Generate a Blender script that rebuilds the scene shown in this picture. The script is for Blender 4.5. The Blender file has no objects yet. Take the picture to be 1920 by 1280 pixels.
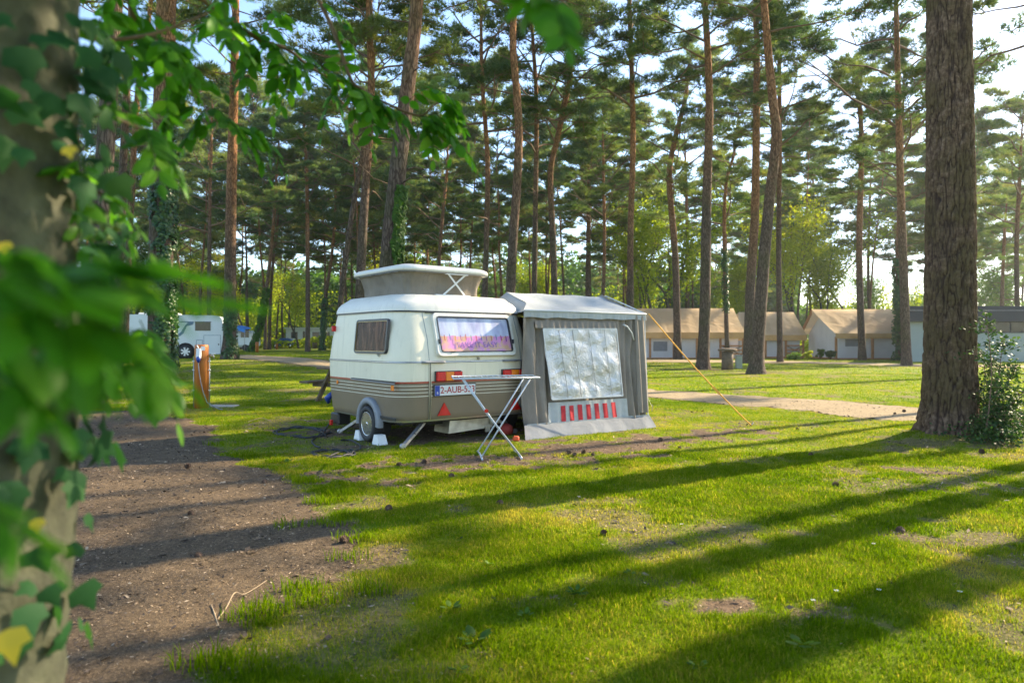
import bpy, math, random
import numpy as np
from mathutils import Vector, Matrix
random.seed(7); rng = np.random.default_rng(7)
R = math.radians
sc = bpy.context.scene
col = sc.collection
# ------------------------------------------------------------------ camera, sky, sun, exposure
CAMH, F = 1.31, 1280.0
cam_d = bpy.data.cameras.new('camera'); cam = bpy.data.objects.new('camera', cam_d); col.objects.link(cam)
cam.location = (0, 0, CAMH); cam.rotation_euler = (R(90), 0, 0)
cam_d.sensor_width = 36; cam_d.lens = 24; cam_d.clip_start = .05; cam_d.clip_end = 3000
cam_d.dof.use_dof = True; cam_d.dof.focus_distance = 7.0; cam_d.dof.aperture_fstop = 2.5
sc.camera = cam
SUN_EL = 31.0
SUN_AZ = math.atan2(.853, .522)               # measured from +Y towards +X
w = bpy.data.worlds.new('World'); sc.world = w; w.use_nodes = True
nt = w.node_tree; nt.nodes.clear()
sky = nt.nodes.new('ShaderNodeTexSky'); sky.sky_type = 'NISHITA'; sky.sun_disc = False
sky.sun_elevation = R(SUN_EL); sky.sun_rotation = SUN_AZ
sky.air_density = 1.0; sky.dust_density = .7; sky.ozone_density = 2.0
bg = nt.nodes.new('ShaderNodeBackground'); bg.inputs[1].default_value = .15
wo = nt.nodes.new('ShaderNodeOutputWorld')
nt.links.new(sky.outputs[0], bg.inputs[0]); nt.links.new(bg.outputs[0], wo.inputs[0])
sl = bpy.data.lights.new('sun', 'SUN'); sl.energy = 5.0; sl.angle = R(.55); sl.color = (1, .83, .58)
so = bpy.data.objects.new('sun', sl); col.objects.link(so)
S = Vector((math.sin(SUN_AZ) * math.cos(R(SUN_EL)), math.cos(SUN_AZ) * math.cos(R(SUN_EL)), math.sin(R(SUN_EL))))
so.rotation_euler = S.to_track_quat('Z', 'Y').to_euler(); so.location = (20, 10, 30)
sc.view_settings.view_transform = 'Standard'; sc.view_settings.look = 'None'
sc.view_settings.exposure = 1.55; sc.view_settings.gamma = 1
sc.render.engine = 'CYCLES'
cy = sc.cycles; cy.max_bounces = 6; cy.diffuse_bounces = 3; cy.glossy_bounces = 3; cy.transmission_bounces = 5
cy.transparent_max_bounces = 8; cy.use_denoising = True; cy.sample_clamp_indirect = 6

# ------------------------------------------------------------------ air
def haze(density):
    x0, x1, y0, y1, z0, z1 = -180, 180, -30, 175, -2.2, 27
    me = bpy.data.meshes.new('haze'); v = [(x, y, z) for z in (z0, z1) for y in (y0, y1) for x in (x0, x1)]
    me.from_pydata(v, [], [(0, 2, 3, 1), (4, 5, 7, 6), (0, 1, 5, 4), (1, 3, 7, 5), (3, 2, 6, 7), (2, 0, 4, 6)]); o = bpy.data.objects.new('haze', me); col.objects.link(o)
    m = bpy.data.materials.new('haze'); m.use_nodes = True; t = m.node_tree; t.nodes.clear(); ou = t.nodes.new('ShaderNodeOutputMaterial'); pv = t.nodes.new('ShaderNodeVolumePrincipled')
    pv.inputs['Density'].default_value = density; pv.inputs['Color'].default_value = (.86, .90, .93, 1); pv.inputs['Anisotropy'].default_value = .45; t.links.new(pv.outputs[0], ou.inputs['Volume']); me.materials.append(m)
    o['kind'] = 'stuff'; o['label'] = 'thin pale morning haze between the far trees'; o['category'] = 'haze'
haze(.0004); cy.volume_bounces = 0; cy.volume_max_steps = 64
# ------------------------------------------------------------------ helpers
def hx(s):
    v = [int(s[i:i + 2], 16) / 255 for i in (0, 2, 4)]
    return tuple(((c + .055) / 1.055) ** 2.4 if c > .04045 else c / 12.92 for c in v) + (1,)
def sm(x, a, b):
    t = np.clip((x - a) / (b - a), 0, 1); return t * t * (3 - 2 * t)
_pt = np.random.default_rng(3).random((256, 256))
def vnoise(x, y):
    xi = np.floor(x).astype(int); yi = np.floor(y).astype(int); fx = x - xi; fy = y - yi
    fx = fx * fx * (3 - 2 * fx); fy = fy * fy * (3 - 2 * fy)
    a = _pt[xi & 255, yi & 255]; b = _pt[(xi + 1) & 255, yi & 255]; c = _pt[xi & 255, (yi + 1) & 255]; d = _pt[(xi + 1) & 255, (yi + 1) & 255]
    return (a * (1 - fx) + b * fx) * (1 - fy) + (c * (1 - fx) + d * fx) * fy
def fbm(x, y, o=4):
    s = 0; a = .5
    for i in range(o):
        s = s + a * vnoise(x * 2 ** i + 17 * i, y * 2 ** i + 31 * i); a *= .5
    return s / (1 - .5 ** o)
def gz(x, y):
    x = np.asarray(x, float); y = np.asarray(y, float)
    z = .46 * sm(-x, 3, 11) * sm(y, 17, 33) + .03 * (fbm(x * .5, y * .5, 3) - .5)
    dx = x - 5.9; dy = y - 9.2
    z = z + .10 * np.exp(-(dx * dx + dy * dy) / .9)
    return z
def gzf(x, y): return float(gz(x, y))
def P(px, py, D):
    return Vector(((px - 960) / F * D, D, CAMH - (py - 640) / F * D))
def G(px, py):
    d = 2.0
    while d < 400:
        p = P(px, py, d)
        if p.z <= gzf(p.x, p.y): break
        d *= 1.004
    return Vector((p.x, p.y, gzf(p.x, p.y)))
def tag(o, label=None, cat=None, group=None, kind=None):
    if label: o['label'] = label
    if cat: o['category'] = cat
    if group: o['group'] = group
    if kind: o['kind'] = kind
    return o
def empty(name, loc=(0, 0, 0), rz=0, label=None, cat=None, group=None):
    o = bpy.data.objects.new(name, None); col.objects.link(o); o.location = loc; o.rotation_euler = (0, 0, rz)
    o.empty_display_size = .2
    return tag(o, label, cat, group)
def copy_tree(o, parent=None):
    c = o.copy(); col.objects.link(c); c.parent = parent
    for ch in list(o.children): copy_tree(ch, c)
    return c
def np_mesh(name, V, Fc, mat, parent=None, attrs=None, smooth=False):
    me = bpy.data.meshes.new(name); V = np.asarray(V, np.float32); Fc = np.asarray(Fc, np.int32)
    me.vertices.add(len(V)); me.vertices.foreach_set('co', V.ravel())
    k = Fc.shape[1]; n = len(Fc)
    me.loops.add(n * k); me.loops.foreach_set('vertex_index', Fc.ravel())
    me.polygons.add(n); me.polygons.foreach_set('loop_start', np.arange(0, n * k, k, dtype=np.int32))
    me.update(calc_edges=True)
    if smooth: me.polygons.foreach_set('use_smooth', np.ones(n, bool))
    for a, v in (attrs or {}).items():
        at = me.attributes.new(a, 'FLOAT', 'POINT'); at.data.foreach_set('value', np.asarray(v, np.float32))
    me.materials.append(mat)
    o = bpy.data.objects.new(name, me); col.objects.link(o)
    if parent: o.parent = parent
    return o
class MB:
    def __init__(s): s.v = []; s.f = []; s.sm = []
    def add(s, vs, fs, smooth=False, M=None):
        n = len(s.v)
        for v in vs: s.v.append(tuple(M @ Vector(v)) if M else tuple(v))
        for f in fs: s.f.append([i + n for i in f]); s.sm.append(smooth)
        return s
    def box(s, a, b, M=None, bev=0):
        x0, y0, z0 = a; x1, y1, z1 = b
        if bev:
            c = min(bev, abs(x1 - x0) / 2.1, abs(y1 - y0) / 2.1, abs(z1 - z0) / 2.1); vs = []; ix = {}
            for X in (0, 1):
                for Y in (0, 1):
                    for Z in (0, 1):
                        for ax in range(3):
                            p = [x1 if X else x0, y1 if Y else y0, z1 if Z else z0]
                            for k, (sg) in enumerate((X, Y, Z)):
                                if k != ax: p[k] += -c if sg else c
                            ix[(X, Y, Z, ax)] = len(vs); vs.append(p)
            fs = []
            for ax in range(3):
                for sg in (0, 1):
                    o = [k for k in range(3) if k != ax]; q = []
                    for (p, r) in ((0, 0), (1, 0), (1, 1), (0, 1)):
                        t = [0, 0, 0]; t[ax] = sg; t[o[0]] = p; t[o[1]] = r; q.append(ix[(*t, ax)])
                    fs.append(q if (sg ^ (ax == 1)) else q[::-1])
                    # edges
            for ax in range(3):
                o = [k for k in range(3) if k != ax]
                for p in (0, 1):
                    for r in (0, 1):
                        q = []
                        for e in (0, 1):
                            t = [0, 0, 0]; t[ax] = e; t[o[0]] = p; t[o[1]] = r; q.append((t, e))
                        a0 = ix[(*q[0][0], o[0])]; a1 = ix[(*q[1][0], o[0])]; b0 = ix[(*q[0][0], o[1])]; b1 = ix[(*q[1][0], o[1])]
                        fs.append([a0, a1, b1, b0])
            for X in (0, 1):
                for Y in (0, 1):
                    for Z in (0, 1): fs.append([ix[(X, Y, Z, k)] for k in range(3)])
            return s.add(vs, fs, False, M)
        vs = [(x0, y0, z0), (x1, y0, z0), (x1, y1, z0), (x0, y1, z0), (x0, y0, z1), (x1, y0, z1), (x1, y1, z1), (x0, y1, z1)]
        return s.add(vs, [(0, 3, 2, 1), (4, 5, 6, 7), (0, 1, 5, 4), (1, 2, 6, 5), (2, 3, 7, 6), (3, 0, 4, 7)], False, M)
    def tube(s, pts, rad, n=8, caps=True, M=None, jit=0):
        pts = [Vector(p) for p in pts]; m = len(pts)
        if not hasattr(rad, '__len__'): rad = [rad] * m
        vs = []; up = None
        for i, p in enumerate(pts):
            t = (pts[min(i + 1, m - 1)] - pts[max(i - 1, 0)]);
            if t.length < 1e-9: t = Vector((0, 0, 1))
            t.normalize()
            if up is None: up = t.orthogonal().normalized()
            up = (up - t * up.dot(t));
            if up.length < 1e-6: up = t.orthogonal()
            up.normalize(); b = t.cross(up)
            for k in range(n):
                a = 2 * math.pi * k / n; r = rad[i] * (1 + (random.uniform(-jit, jit) if jit else 0))
                vs.append(p + (up * math.cos(a) + b * math.sin(a)) * r)
        fs = []
        for i in range(m - 1):
            for k in range(n):
                fs.append((i * n + k, i * n + (k + 1) % n, (i + 1) * n + (k + 1) % n, (i + 1) * n + k))
        s.add(vs, fs, True, M)
        if caps: s.add(vs[:n], [tuple(range(n))[::-1]], False, M); s.add(vs[-n:], [tuple(range(n))], False, M)
        return s
    def bar(s, a, b, wd, ht, M=None, up=(0, 0, 1)):
        a = Vector(a); b = Vector(b); d = b - a; L = d.length; d.normalize(); up = Vector(up)
        sd = d.cross(up)
        if sd.length < 1e-5: sd = d.orthogonal()
        sd.normalize(); u = sd.cross(d)
        vs = [e + sd * (x * wd / 2) + u * (z * ht / 2) for e in (a, b) for (x, z) in ((-1, -1), (1, -1), (1, 1), (-1, 1))]
        return s.add(vs, [(0, 1, 2, 3), (7, 6, 5, 4), (0, 4, 5, 1), (1, 5, 6, 2), (2, 6, 7, 3), (3, 7, 4, 0)], False, M)
    def disc(s, c, ax, prof, n=24, M=None):
        """lathe of (offset along ax, radius)"""
        c = Vector(c); ax = Vector(ax).normalized(); u = ax.orthogonal().normalized(); b = ax.cross(u); vs = []; fs = []
        for (h, r) in prof:
            for k in range(n):
                a = 2 * math.pi * k / n; vs.append(c + ax * h + (u * math.cos(a) + b * math.sin(a)) * r)
        m = len(prof)
        for i in range(m - 1):
            for k in range(n): fs.append((i * n + k, i * n + (k + 1) % n, (i + 1) * n + (k + 1) % n, (i + 1) * n + k))
        s.add(vs, fs, True, M)
        if prof[0][1] > 1e-4: s.add(vs[:n], [tuple(range(n))[::-1]], False, M)
        if prof[-1][1] > 1e-4: s.add(vs[-n:], [tuple(range(n))], False, M)
        return s
    def poly(s, pts, th, nrm, M=None):
        """flat polygon thickened by th along nrm"""
        nrm = Vector(nrm).normalized(); n = len(pts); a = [Vector(p) for p in pts]; b = [p + nrm * th for p in a]
        fs = [tuple(range(n))[::-1], tuple(range(n, 2 * n))] + [(i, (i + 1) % n, n + (i + 1) % n, n + i) for i in range(n)]
        return s.add(a + b, fs, False, M)
    def build(s, name, mat, parent=None):
        me = bpy.data.meshes.new(name); me.from_pydata(s.v, [], s.f)
        me.polygons.foreach_set('use_smooth', s.sm)
        me.materials.append(mat); me.update()
        import bmesh
        bm = bmesh.new(); bm.from_mesh(me); bmesh.ops.remove_doubles(bm, verts=bm.verts, dist=1e-5)
        bmesh.ops.recalc_face_normals(bm, faces=bm.faces); bm.to_mesh(me); bm.free()
        for p, q in zip(me.polygons, s.sm): pass
        o = bpy.data.objects.new(name, me); col.objects.link(o)
        if parent: o.parent = parent
        return o
# ---- materials
class NT:
    def __init__(s, name):
        s.m = bpy.data.materials.new(name); s.m.use_nodes = True; s.t = s.m.node_tree; s.t.nodes.clear()
        s.out = s.t.nodes.new('ShaderNodeOutputMaterial')
    def n(s, ty, **kw):
        o = s.t.nodes.new('ShaderNode' + ty)
        for k, v in kw.items():
            if k.startswith('i_'):
                o.inputs[k[2:].replace('_', ' ')].default_value = v
            else: setattr(o, k, v)
        return o
    def l(s, a, b): s.t.links.new(a, b)
    def noise(s, scale, detail=4, rough=.55, vec=None, dist=0):
        o = s.n('TexNoise'); o.inputs['Scale'].default_value = scale; o.inputs['Detail'].default_value = detail
        o.inputs['Roughness'].default_value = rough; o.inputs['Distortion'].default_value = dist
        if vec is not None: s.l(vec, o.inputs['Vector'])
        return o.outputs['Fac']
    def ramp(s, fac, stops):
        o = s.n('ValToRGB'); e = o.color_ramp.elements
        while len(e) < len(stops): e.new(.5)
        for q, (p, c) in zip(e, stops): q.position = p; q.color = c if len(c) == 4 else (*c, 1)
        s.l(fac, o.inputs[0]); return o.outputs[0]
    def mix(s, fac, a, b, bt='MIX'):
        o = s.n('MixRGB', blend_type=bt)
        for i, v in ((0, fac), (1, a), (2, b)):
            if isinstance(v, bpy.types.NodeSocket): s.l(v, o.inputs[i])
            else: o.inputs[i].default_value = v
        return o.outputs[0]
    def bsdf(s, color, rough=.6, metal=0, normal=None, spec=.5):
        o = s.n('BsdfPrincipled')
        if isinstance(color, bpy.types.NodeSocket): s.l(color, o.inputs['Base Color'])
        else: o.inputs['Base Color'].default_value = color
        if isinstance(rough, bpy.types.NodeSocket): s.l(rough, o.inputs['Roughness'])
        else: o.inputs['Roughness'].default_value = rough
        o.inputs['Metallic'].default_value = metal; o.inputs['Specular IOR Level'].default_value = spec
        if normal is not None: s.l(normal, o.inputs['Normal'])
        return o
    def bump(s, h, st=.5, d=.02):
        o = s.n('Bump'); o.inputs['Strength'].default_value = st; o.inputs['Distance'].default_value = d
        s.l(h, o.inputs['Height']); return o.outputs[0]
    def coord(s, which='Object', scale=None):
        o = s.n('TexCoord').outputs[which]
        if scale:
            m = s.n('Mapping'); m.inputs['Scale'].default_value = scale; s.l(o, m.inputs[0]); o = m.outputs[0]
        return o
    def done(s, b): s.l(b.outputs[0] if not isinstance(b, bpy.types.NodeSocket) else b, s.out.inputs[0]); return s.m
def simple(name, color, rough=.6, metal=0, var=.12, nscale=6, bump=0, bscale=60, spec=.5):
    t = NT(name); c = t.coord()
    n = t.noise(nscale, 5, .6, c)
    dark = tuple(v * (1 - var) for v in color[:3]) + (1,); lite = tuple(min(1, v * (1 + var)) for v in color[:3]) + (1,)
    cc = t.ramp(n, [(.3, dark), (.7, lite)])
    nm = t.bump(t.noise(bscale, 3, .6, c), bump, .01) if bump else None
    return t.done(t.bsdf(cc, rough, metal, nm, spec))
def leafmat(name, c1, c2, c3=None, trans=.45, rough=.55, attr='tint', spec=.3, objvar=True):
    t = NT(name)
    a = t.n('Attribute', attribute_name=attr).outputs['Fac']
    c = t.ramp(a, [(0, c1), (.6, c2), (1, c3 or c2)])
    if objvar:
        oi = t.n('ObjectInfo').outputs['Random']
        hs = t.n('HueSaturation'); t.l(c, hs.inputs['Color'])
        mr = t.n('MapRange'); t.l(oi, mr.inputs[0]); mr.inputs[3].default_value = .482; mr.inputs[4].default_value = .515; t.l(mr.outputs[0], hs.inputs['Hue'])
        mr2 = t.n('MapRange'); t.l(oi, mr2.inputs[0]); mr2.inputs[3].default_value = 1.15; mr2.inputs[4].default_value = .8; t.l(mr2.outputs[0], hs.inputs['Value'])
        c = hs.outputs[0]
    b = t.bsdf(c, rough, 0, None, spec)
    tr = t.n('BsdfTranslucent'); t.l(t.mix(1, c, (1.0, 1.05, .55, 1), 'MULTIPLY'), tr.inputs[0])
    mx = t.n('MixShader'); mx.inputs[0].default_value = trans; t.l(b.outputs[0], mx.inputs[1]); t.l(tr.outputs[0], mx.inputs[2])
    return t.done(mx.outputs[0])
M = {}
def bark(name, low, hi, zlo, zhi, sc_=1.0, moss=0, bump=.9):
    t = NT(name); geo = t.n('NewGeometry').outputs['Position']
    mp = t.n('Mapping'); mp.inputs['Scale'].default_value = (9 * sc_, 9 * sc_, 2.2 * sc_); t.l(geo, mp.inputs[0])
    vo = t.n('TexVoronoi', feature='DISTANCE_TO_EDGE'); vo.inputs['Scale'].default_value = 1.6; 
    wn = t.n('TexNoise'); wn.inputs['Scale'].default_value = 2.0; wn.inputs['Detail'].default_value = 4; t.l(mp.outputs[0], wn.inputs['Vector'])
    ad = t.n('MixRGB', blend_type='ADD'); ad.inputs[0].default_value = .9; t.l(mp.outputs[0], ad.inputs[1]); t.l(wn.outputs['Color'], ad.inputs[2]); t.l(ad.outputs[0], vo.inputs['Vector'])
    fis = t.ramp(vo.outputs['Distance'], [(0, (0, 0, 0)), (.22, (1, 1, 1))])
    n2 = t.noise(5, 6, .65, mp.outputs[0])
    lo = t.mix(n2, tuple(v * .6 for v in low[:3]) + (1,), tuple(v * 1.45 for v in low[:3]) + (1,))
    h_ = t.mix(n2, tuple(v * .7 for v in hi[:3]) + (1,), tuple(v * 1.35 for v in hi[:3]) + (1,))
    z = t.n('SeparateXYZ'); t.l(geo, z.inputs[0])
    oi = t.n('ObjectInfo').outputs['Random']
    mz = t.n('Math', operation='MULTIPLY_ADD'); t.l(oi, mz.inputs[0]); mz.inputs[1].default_value = 5.0; t.l(z.outputs[2], mz.inputs[2])
    nb = t.noise(.6, 3, .6, geo); mn = t.n('Math', operation='MULTIPLY_ADD'); t.l(nb, mn.inputs[0]); mn.inputs[1].default_value = 4; t.l(mz.outputs[0], mn.inputs[2])
    mr = t.n('MapRange'); t.l(mn.outputs[0], mr.inputs[0]); mr.inputs[1].default_value = zlo + 4.5; mr.inputs[2].default_value = zhi + 4.5
    c = t.mix(mr.outputs[0], lo, h_)
    c = t.mix(fis, t.mix(1, c, (.32, .28, .27, 1), 'MULTIPLY'), c)
    if moss:
        mo = t.ramp(t.noise(1.3, 4, .6, geo), [(.48, (0, 0, 0)), (.66, (moss, moss, moss))])
        c = t.mix(mo, c, (.055, .065, .018, 1))
    hgt = t.mix(.5, fis, n2)
    return t.done(t.bsdf(c, .92, 0, t.bump(hgt, bump, .03), .2))
M['bark'] = bark('pine_bark', (.135, .10, .075, 1), (.42, .20, .09, 1), 6, 14, 1.0, .35)
M['barkbig'] = bark('big_pine_bark', (.15, .105, .08, 1), (.15, .105, .08, 1), 40, 50, .8, .75, .6)
M['barkgrey'] = bark('grey_bark', (.12, .11, .09, 1), (.13, .115, .09, 1), 8, 14, 1.6, .5)
M['twig'] = simple('twig_bark', (.16, .10, .065, 1), .9, 0, .3, 8)
M['needle'] = leafmat('pine_needles', (.075, .145, .065, 1), (.17, .235, .07, 1), (.30, .29, .08, 1), .6)
M['leaf_y'] = leafmat('spring_leaves', (.24, .32, .014, 1), (.42, .48, .02, 1), (.58, .56, .04, 1), .66)
M['leaf_g'] = leafmat('green_leaves', (.055, .13, .018, 1), (.10, .20, .025, 1), (.17, .28, .04, 1), .55)
M['leaf_fg'] = leafmat('rowan_leaves', (.045, .16, .012, 1), (.09, .28, .018, 1), (.20, .42, .03, 1), .65, .45, objvar=False)
M['ivy'] = leafmat('ivy_leaves', (.018, .055, .018, 1), (.035, .10, .022, 1), (.10, .17, .03, 1), .3, .38, spec=.5, objvar=False)
M['ivy_fg'] = leafmat('near_ivy_leaves', (.022, .085, .030, 1), (.035, .12, .038, 1), (.07, .17, .045, 1), .5, .6, spec=.2, objvar=False)
M['holly'] = leafmat('holly_leaves', (.02, .055, .014, 1), (.045, .10, .02, 1), (.10, .18, .03, 1), .35, .5, spec=.3, objvar=False)
M['grass'] = leafmat('lawn_grass', (.080, .155, .001, 1), (.200, .285, .001, 1), (.48, .38, .07, 1), .62, .7, objvar=False, spec=.04)
M['yellowleaf'] = leafmat('yellow_leaves', (.6, .42, .03, 1), (.7, .5, .04, 1), None, .4, objvar=False)

# ------------------------------------------------------------------ ground masks (polygons on the ground, given by sight lines)
def poly_sd(x, y, pts):
    """signed distance, positive inside"""
    x = np.asarray(x, float); y = np.asarray(y, float); d = np.full(x.shape, 1e9); ins = np.zeros(x.shape, bool); n = len(pts)
    for i in range(n):
        ax, ay = pts[i]; bx, by = pts[(i + 1) % n]
        ex, ey = bx - ax, by - ay; t = np.clip(((x - ax) * ex + (y - ay) * ey) / (ex * ex + ey * ey + 1e-12), 0, 1)
        d = np.minimum(d, np.hypot(x - ax - t * ex, y - ay - t * ey))
        c = ((ay > y) != (by > y)); 
        with np.errstate(divide='ignore', invalid='ignore'):
            xx = (bx - ax) * (y - ay) / (by - ay + 1e-12) + ax
        ins ^= c & (x < xx)
    return np.where(ins, d, -d)
def gp(*px): return [tuple(G(a, b)[:2]) for a, b in px]
PITCH = gp((120, 768), (310, 772), (385, 800), (400, 838), (470, 872), (560, 905), (575, 962), (655, 1000), (725, 1040), (700, 1085), (580, 1100), (560, 1140), (470, 1145), (480, 1200), (410, 1275)) + [(-.9, 1.6), (-12, 1.6), (-22, 13)]
TRACK_R = gp((1160, 722), (1240, 733), (1400, 742), (1560, 752), (1728, 765), (1840, 772), (1919, 776)) + [(13.5, 12.0), (13, 9.6)] + gp((1919, 815), (1830, 800), (1725, 790), (1640, 786), (1480, 768), (1340, 757), (1225, 745), (1160, 735))
TRACK_L = gp((430, 664), (500, 667), (640, 681), (700, 690), (800, 700), (800, 708), (700, 700), (620, 692), (500, 678), (430, 671))
ROAD_T = gp((1000, 672), (1250, 674), (1500, 677), (1740, 683), (1919, 685)) + [(60, 46), (60, 44)] + gp((1919, 690), (1740, 688), (1500, 681), (1250, 679), (1000, 677))
BARE = [(-1.15, 10.2, 1.7, 1.5, 0, 1.7)]   # (x, y, rx, ry, angle, strength) bare and worn patches in the lawn
for (px, py, a, b, an, st) in [(1150, 835, 2.1, .75, .6, 1.4), (870, 870, 1.7, .6, .55, 1.3), (1050, 862, 1.2, .45, .5, 1.2), (1340, 815, 1.2, .35, .4, 1.0), (700, 820, 1.5, .9, .5, .8), (600, 850, 1.0, .5, .3, .55), (1000, 790, 2.2, 1.3, .6, .8),
        (1390, 1150, .40, .16, -.15, 1.0), (1480, 1000, .42, .10, -.6, .95), (1735, 885, .55, .16, -.5, 1.0), (1730, 1010, .35, .13, -.6, .9), (1835, 1005, .30, .14, .1, .8),
        (1880, 1050, .30, .12, -.5, .8), (1380, 1020, .3, .08, 0, .5), (1600, 925, .5, .12, -.4, .5), (710, 1045, .30, .22, 0, .9), (1860, 890, .5, .12, -.3, .5),
        (1590, 845, .5, .15, .4, .5), (1780, 828, 1.1, .8, 0, .75), (1320, 693, 1.8, 1.6, 0, .8), (1418, 700, 1.8, 1.4, 0, .8), (1365, 690, 1.2, 1.0, 0, .6), (430, 675, 1.0, 1.0, 0, .6),
        (1180, 1090, .3, .1, 0, .45), (850, 925, .5, .15, .2, .4), (1280, 955, .4, .1, .2, .35), (560, 1215, .4, .2, .3, .6), (760, 1250, .35, .12, 0, .5), (1320, 870, 1.2, .3, .3, .6), (378, 768, .9, .7, 0, .5), (1010, 1130, .2, .08, 0, .4), (1550, 800, 1.2, .3, .2, .35)]:
    g = G(px, py); BARE.append((g.x, g.y, a, b, an, st))
def soil(x, y):
    """0 = full turf, 1 = bare earth"""
    n = fbm(x * 2.2, y * 2.2, 4); n2 = fbm(x * 7 + 5, y * 7, 3)
    d = poly_sd(x, y, PITCH) + (n - .5) * .7 + (n2 - .5) * .22
    s = sm(d, -.10, .06)
    for (cx, cy, a, b, an, st) in BARE:
        dx = x - cx; dy = y - cy; u = (dx * math.cos(an) + dy * math.sin(an)) / a; v = (-dx * math.sin(an) + dy * math.cos(an)) / b
        q = np.sqrt(u * u + v * v) + (n - .5) * 2.4 + (n2 - .5) * 2.4
        s = np.maximum(s, np.minimum(1, st * (1 - sm(q, .35, 1.15))))
    s = np.maximum(s, .7 * sm(fbm(x * 1.3 + 40, y * 1.3, 4) + .25 * (n2 - .5), .58, .72))
    for T in (TRACK_R, TRACK_L, ROAD_T):
        s = np.maximum(s, sm(poly_sd(x, y, T) + (n - .5) * .5, -.15, .05))
    return s
def axis(fine0, fine1, st, lo, hi, g):
    a = list(np.arange(fine0, fine1, st)); s = st
    while a[-1] < hi: s *= g; a.append(a[-1] + s)
    s = st; b = [a[0]]
    while b[-1] > lo: s *= g; b.append(b[-1] - s)
    return np.array(b[:0:-1] + a)
gx = axis(-7, 7, .07, -900, 900, 1.06); gy = axis(1.5, 12, .07, -300, 1600, 1.045)
GX, GY = np.meshgrid(gx, gy); GZ = gz(GX, GY) + (fbm(GX * 6, GY * 6, 3) - .5) * .022 * (GY < 20)
SO = soil(GX, GY)
nx, ny = len(gx), len(gy); idx = np.arange(nx * ny).reshape(ny, nx)
quads = np.stack([idx[:-1, :-1], idx[:-1, 1:], idx[1:, 1:], idx[1:, :-1]], -1).reshape(-1, 4)
def groundmat(name, forest=False):
    t = NT(name); geo = t.n('NewGeometry').outputs['Position']
    a = t.n('Attribute', attribute_name='soil').outputs['Fac']
    n1 = t.noise(1.2, 6, .62, geo); n2 = t.noise(38, 5, .7, geo); n3 = t.noise(.13, 3, .5, geo); n4 = t.noise(9, 5, .7, geo)
    turf = t.ramp(t.mix(.5, n2, n1), [(.33, (.06, .095, .006)), (.5, (.14, .20, .006)), (.68, (.24, .27, .014))])
    turf = t.mix(t.ramp(n3, [(.42, (0, 0, 0)), (.6, (.6, .6, .6))]), turf, (.24, .25, .012, 1))
    earth = t.ramp(t.mix(.45, n2, n4), [(.34, (.045, .030, .019)), (.5, (.14, .093, .058)), (.66, (.25, .17, .105))])
    earth = t.mix(t.ramp(t.noise(70, 2, .5, geo), [(.66, (0, 0, 0)), (.74, (.7, .7, .7))]), earth, (.34, .22, .11, 1))
    c = t.mix(a, turf, earth)
    return t.done(t.bsdf(c, .95, 0, t.bump(t.mix(.5, n2, n4), .9, .03), .15))
M['ground'] = groundmat('lawn_and_soil')
g_ = np_mesh('ground', np.stack([GX.ravel(), GY.ravel(), GZ.ravel()], 1), quads, M['ground'], attrs={'soil': SO.ravel()}, smooth=True)
tag(g_, kind='structure', label='sunlit campsite lawn with worn bare patches')
def sheet(name, pts, m, st, lift, lab, namp=.6, edge=-.02):
    xs = [p[0] for p in pts]; ys = [p[1] for p in pts]
    x = np.arange(max(min(xs), -16) - .4, max(xs) + .4, st); y = np.arange(max(1.5, min(ys)) - .3, max(ys) + .4, st)
    X, Y = np.meshgrid(x, y)
    n = fbm(X * 2.2, Y * 2.2, 4); n2 = fbm(X * 7 + 5, Y * 7, 3)
    d = poly_sd(X, Y, pts) + (n - .5) * namp + (n2 - .5) * .22
    Z = gz(X, Y) + (fbm(X * 6, Y * 6, 3) - .5) * .022 * (Y < 20) + lift * sm(d, -.05, .12) - .006 * (d < .02)
    Z = Z + (fbm(X * 13, Y * 13, 3) - .5) * .012 * (Y < 12)
    I = np.arange(X.size).reshape(X.shape)
    q = np.stack([I[:-1, :-1], I[:-1, 1:], I[1:, 1:], I[1:, :-1]], -1).reshape(-1, 4)
    dm = d.ravel()[q].min(1) > edge; q = q[dm]
    u, inv = np.unique(q, return_inverse=True); V = np.stack([X.ravel(), Y.ravel(), Z.ravel()], 1)[u]
    o = np_mesh(name, V, inv.reshape(q.shape), m, smooth=True); return tag(o, lab, kind='structure')
def dirtmat(name, cs, chips=True):
    t = NT(name); geo = t.n('NewGeometry').outputs['Position']
    n2 = t.noise(45, 6, .72, geo); n4 = t.noise(7, 6, .65, geo); n5 = t.noise(1.1, 4, .6, geo)
    c = t.ramp(t.mix(.35, n2, n4), [(.34, cs[0]), (.5, cs[1]), (.66, cs[2])])
    c = t.mix(t.ramp(n5, [(.35, (0, 0, 0)), (.7, (.5, .5, .5))]), c, tuple(v * 1.35 for v in cs[1]) + (1,))
    if chips:
        m = t.n('Mapping'); m.inputs['Scale'].default_value = (150, 60, 60); m.inputs['Rotation'].default_value = (0, 0, .7); t.l(geo, m.inputs[0])
        c = t.mix(t.ramp(t.noise(1, 2, .5, m.outputs[0]), [(.66, (0, 0, 0)), (.70, (.8, .8, .8))]), c, (.36, .25, .14, 1))
    return t.done(t.bsdf(c, .95, 0, t.bump(t.mix(.5, n2, n4), 1.0, .035), .15))
M['dirt'] = dirtmat('pitch_earth', [(.026, .019, .012), (.110, .078, .047), (.23, .165, .10)])
M['sand'] = dirtmat('sandy_track', [(.15, .11, .06), (.31, .24, .145), (.43, .35, .23)], False)
sheet('dirt_pitch', PITCH, M['dirt'], .045, .010, 'dark bare earth pitch with wood chips left of the caravan', .7)
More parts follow.
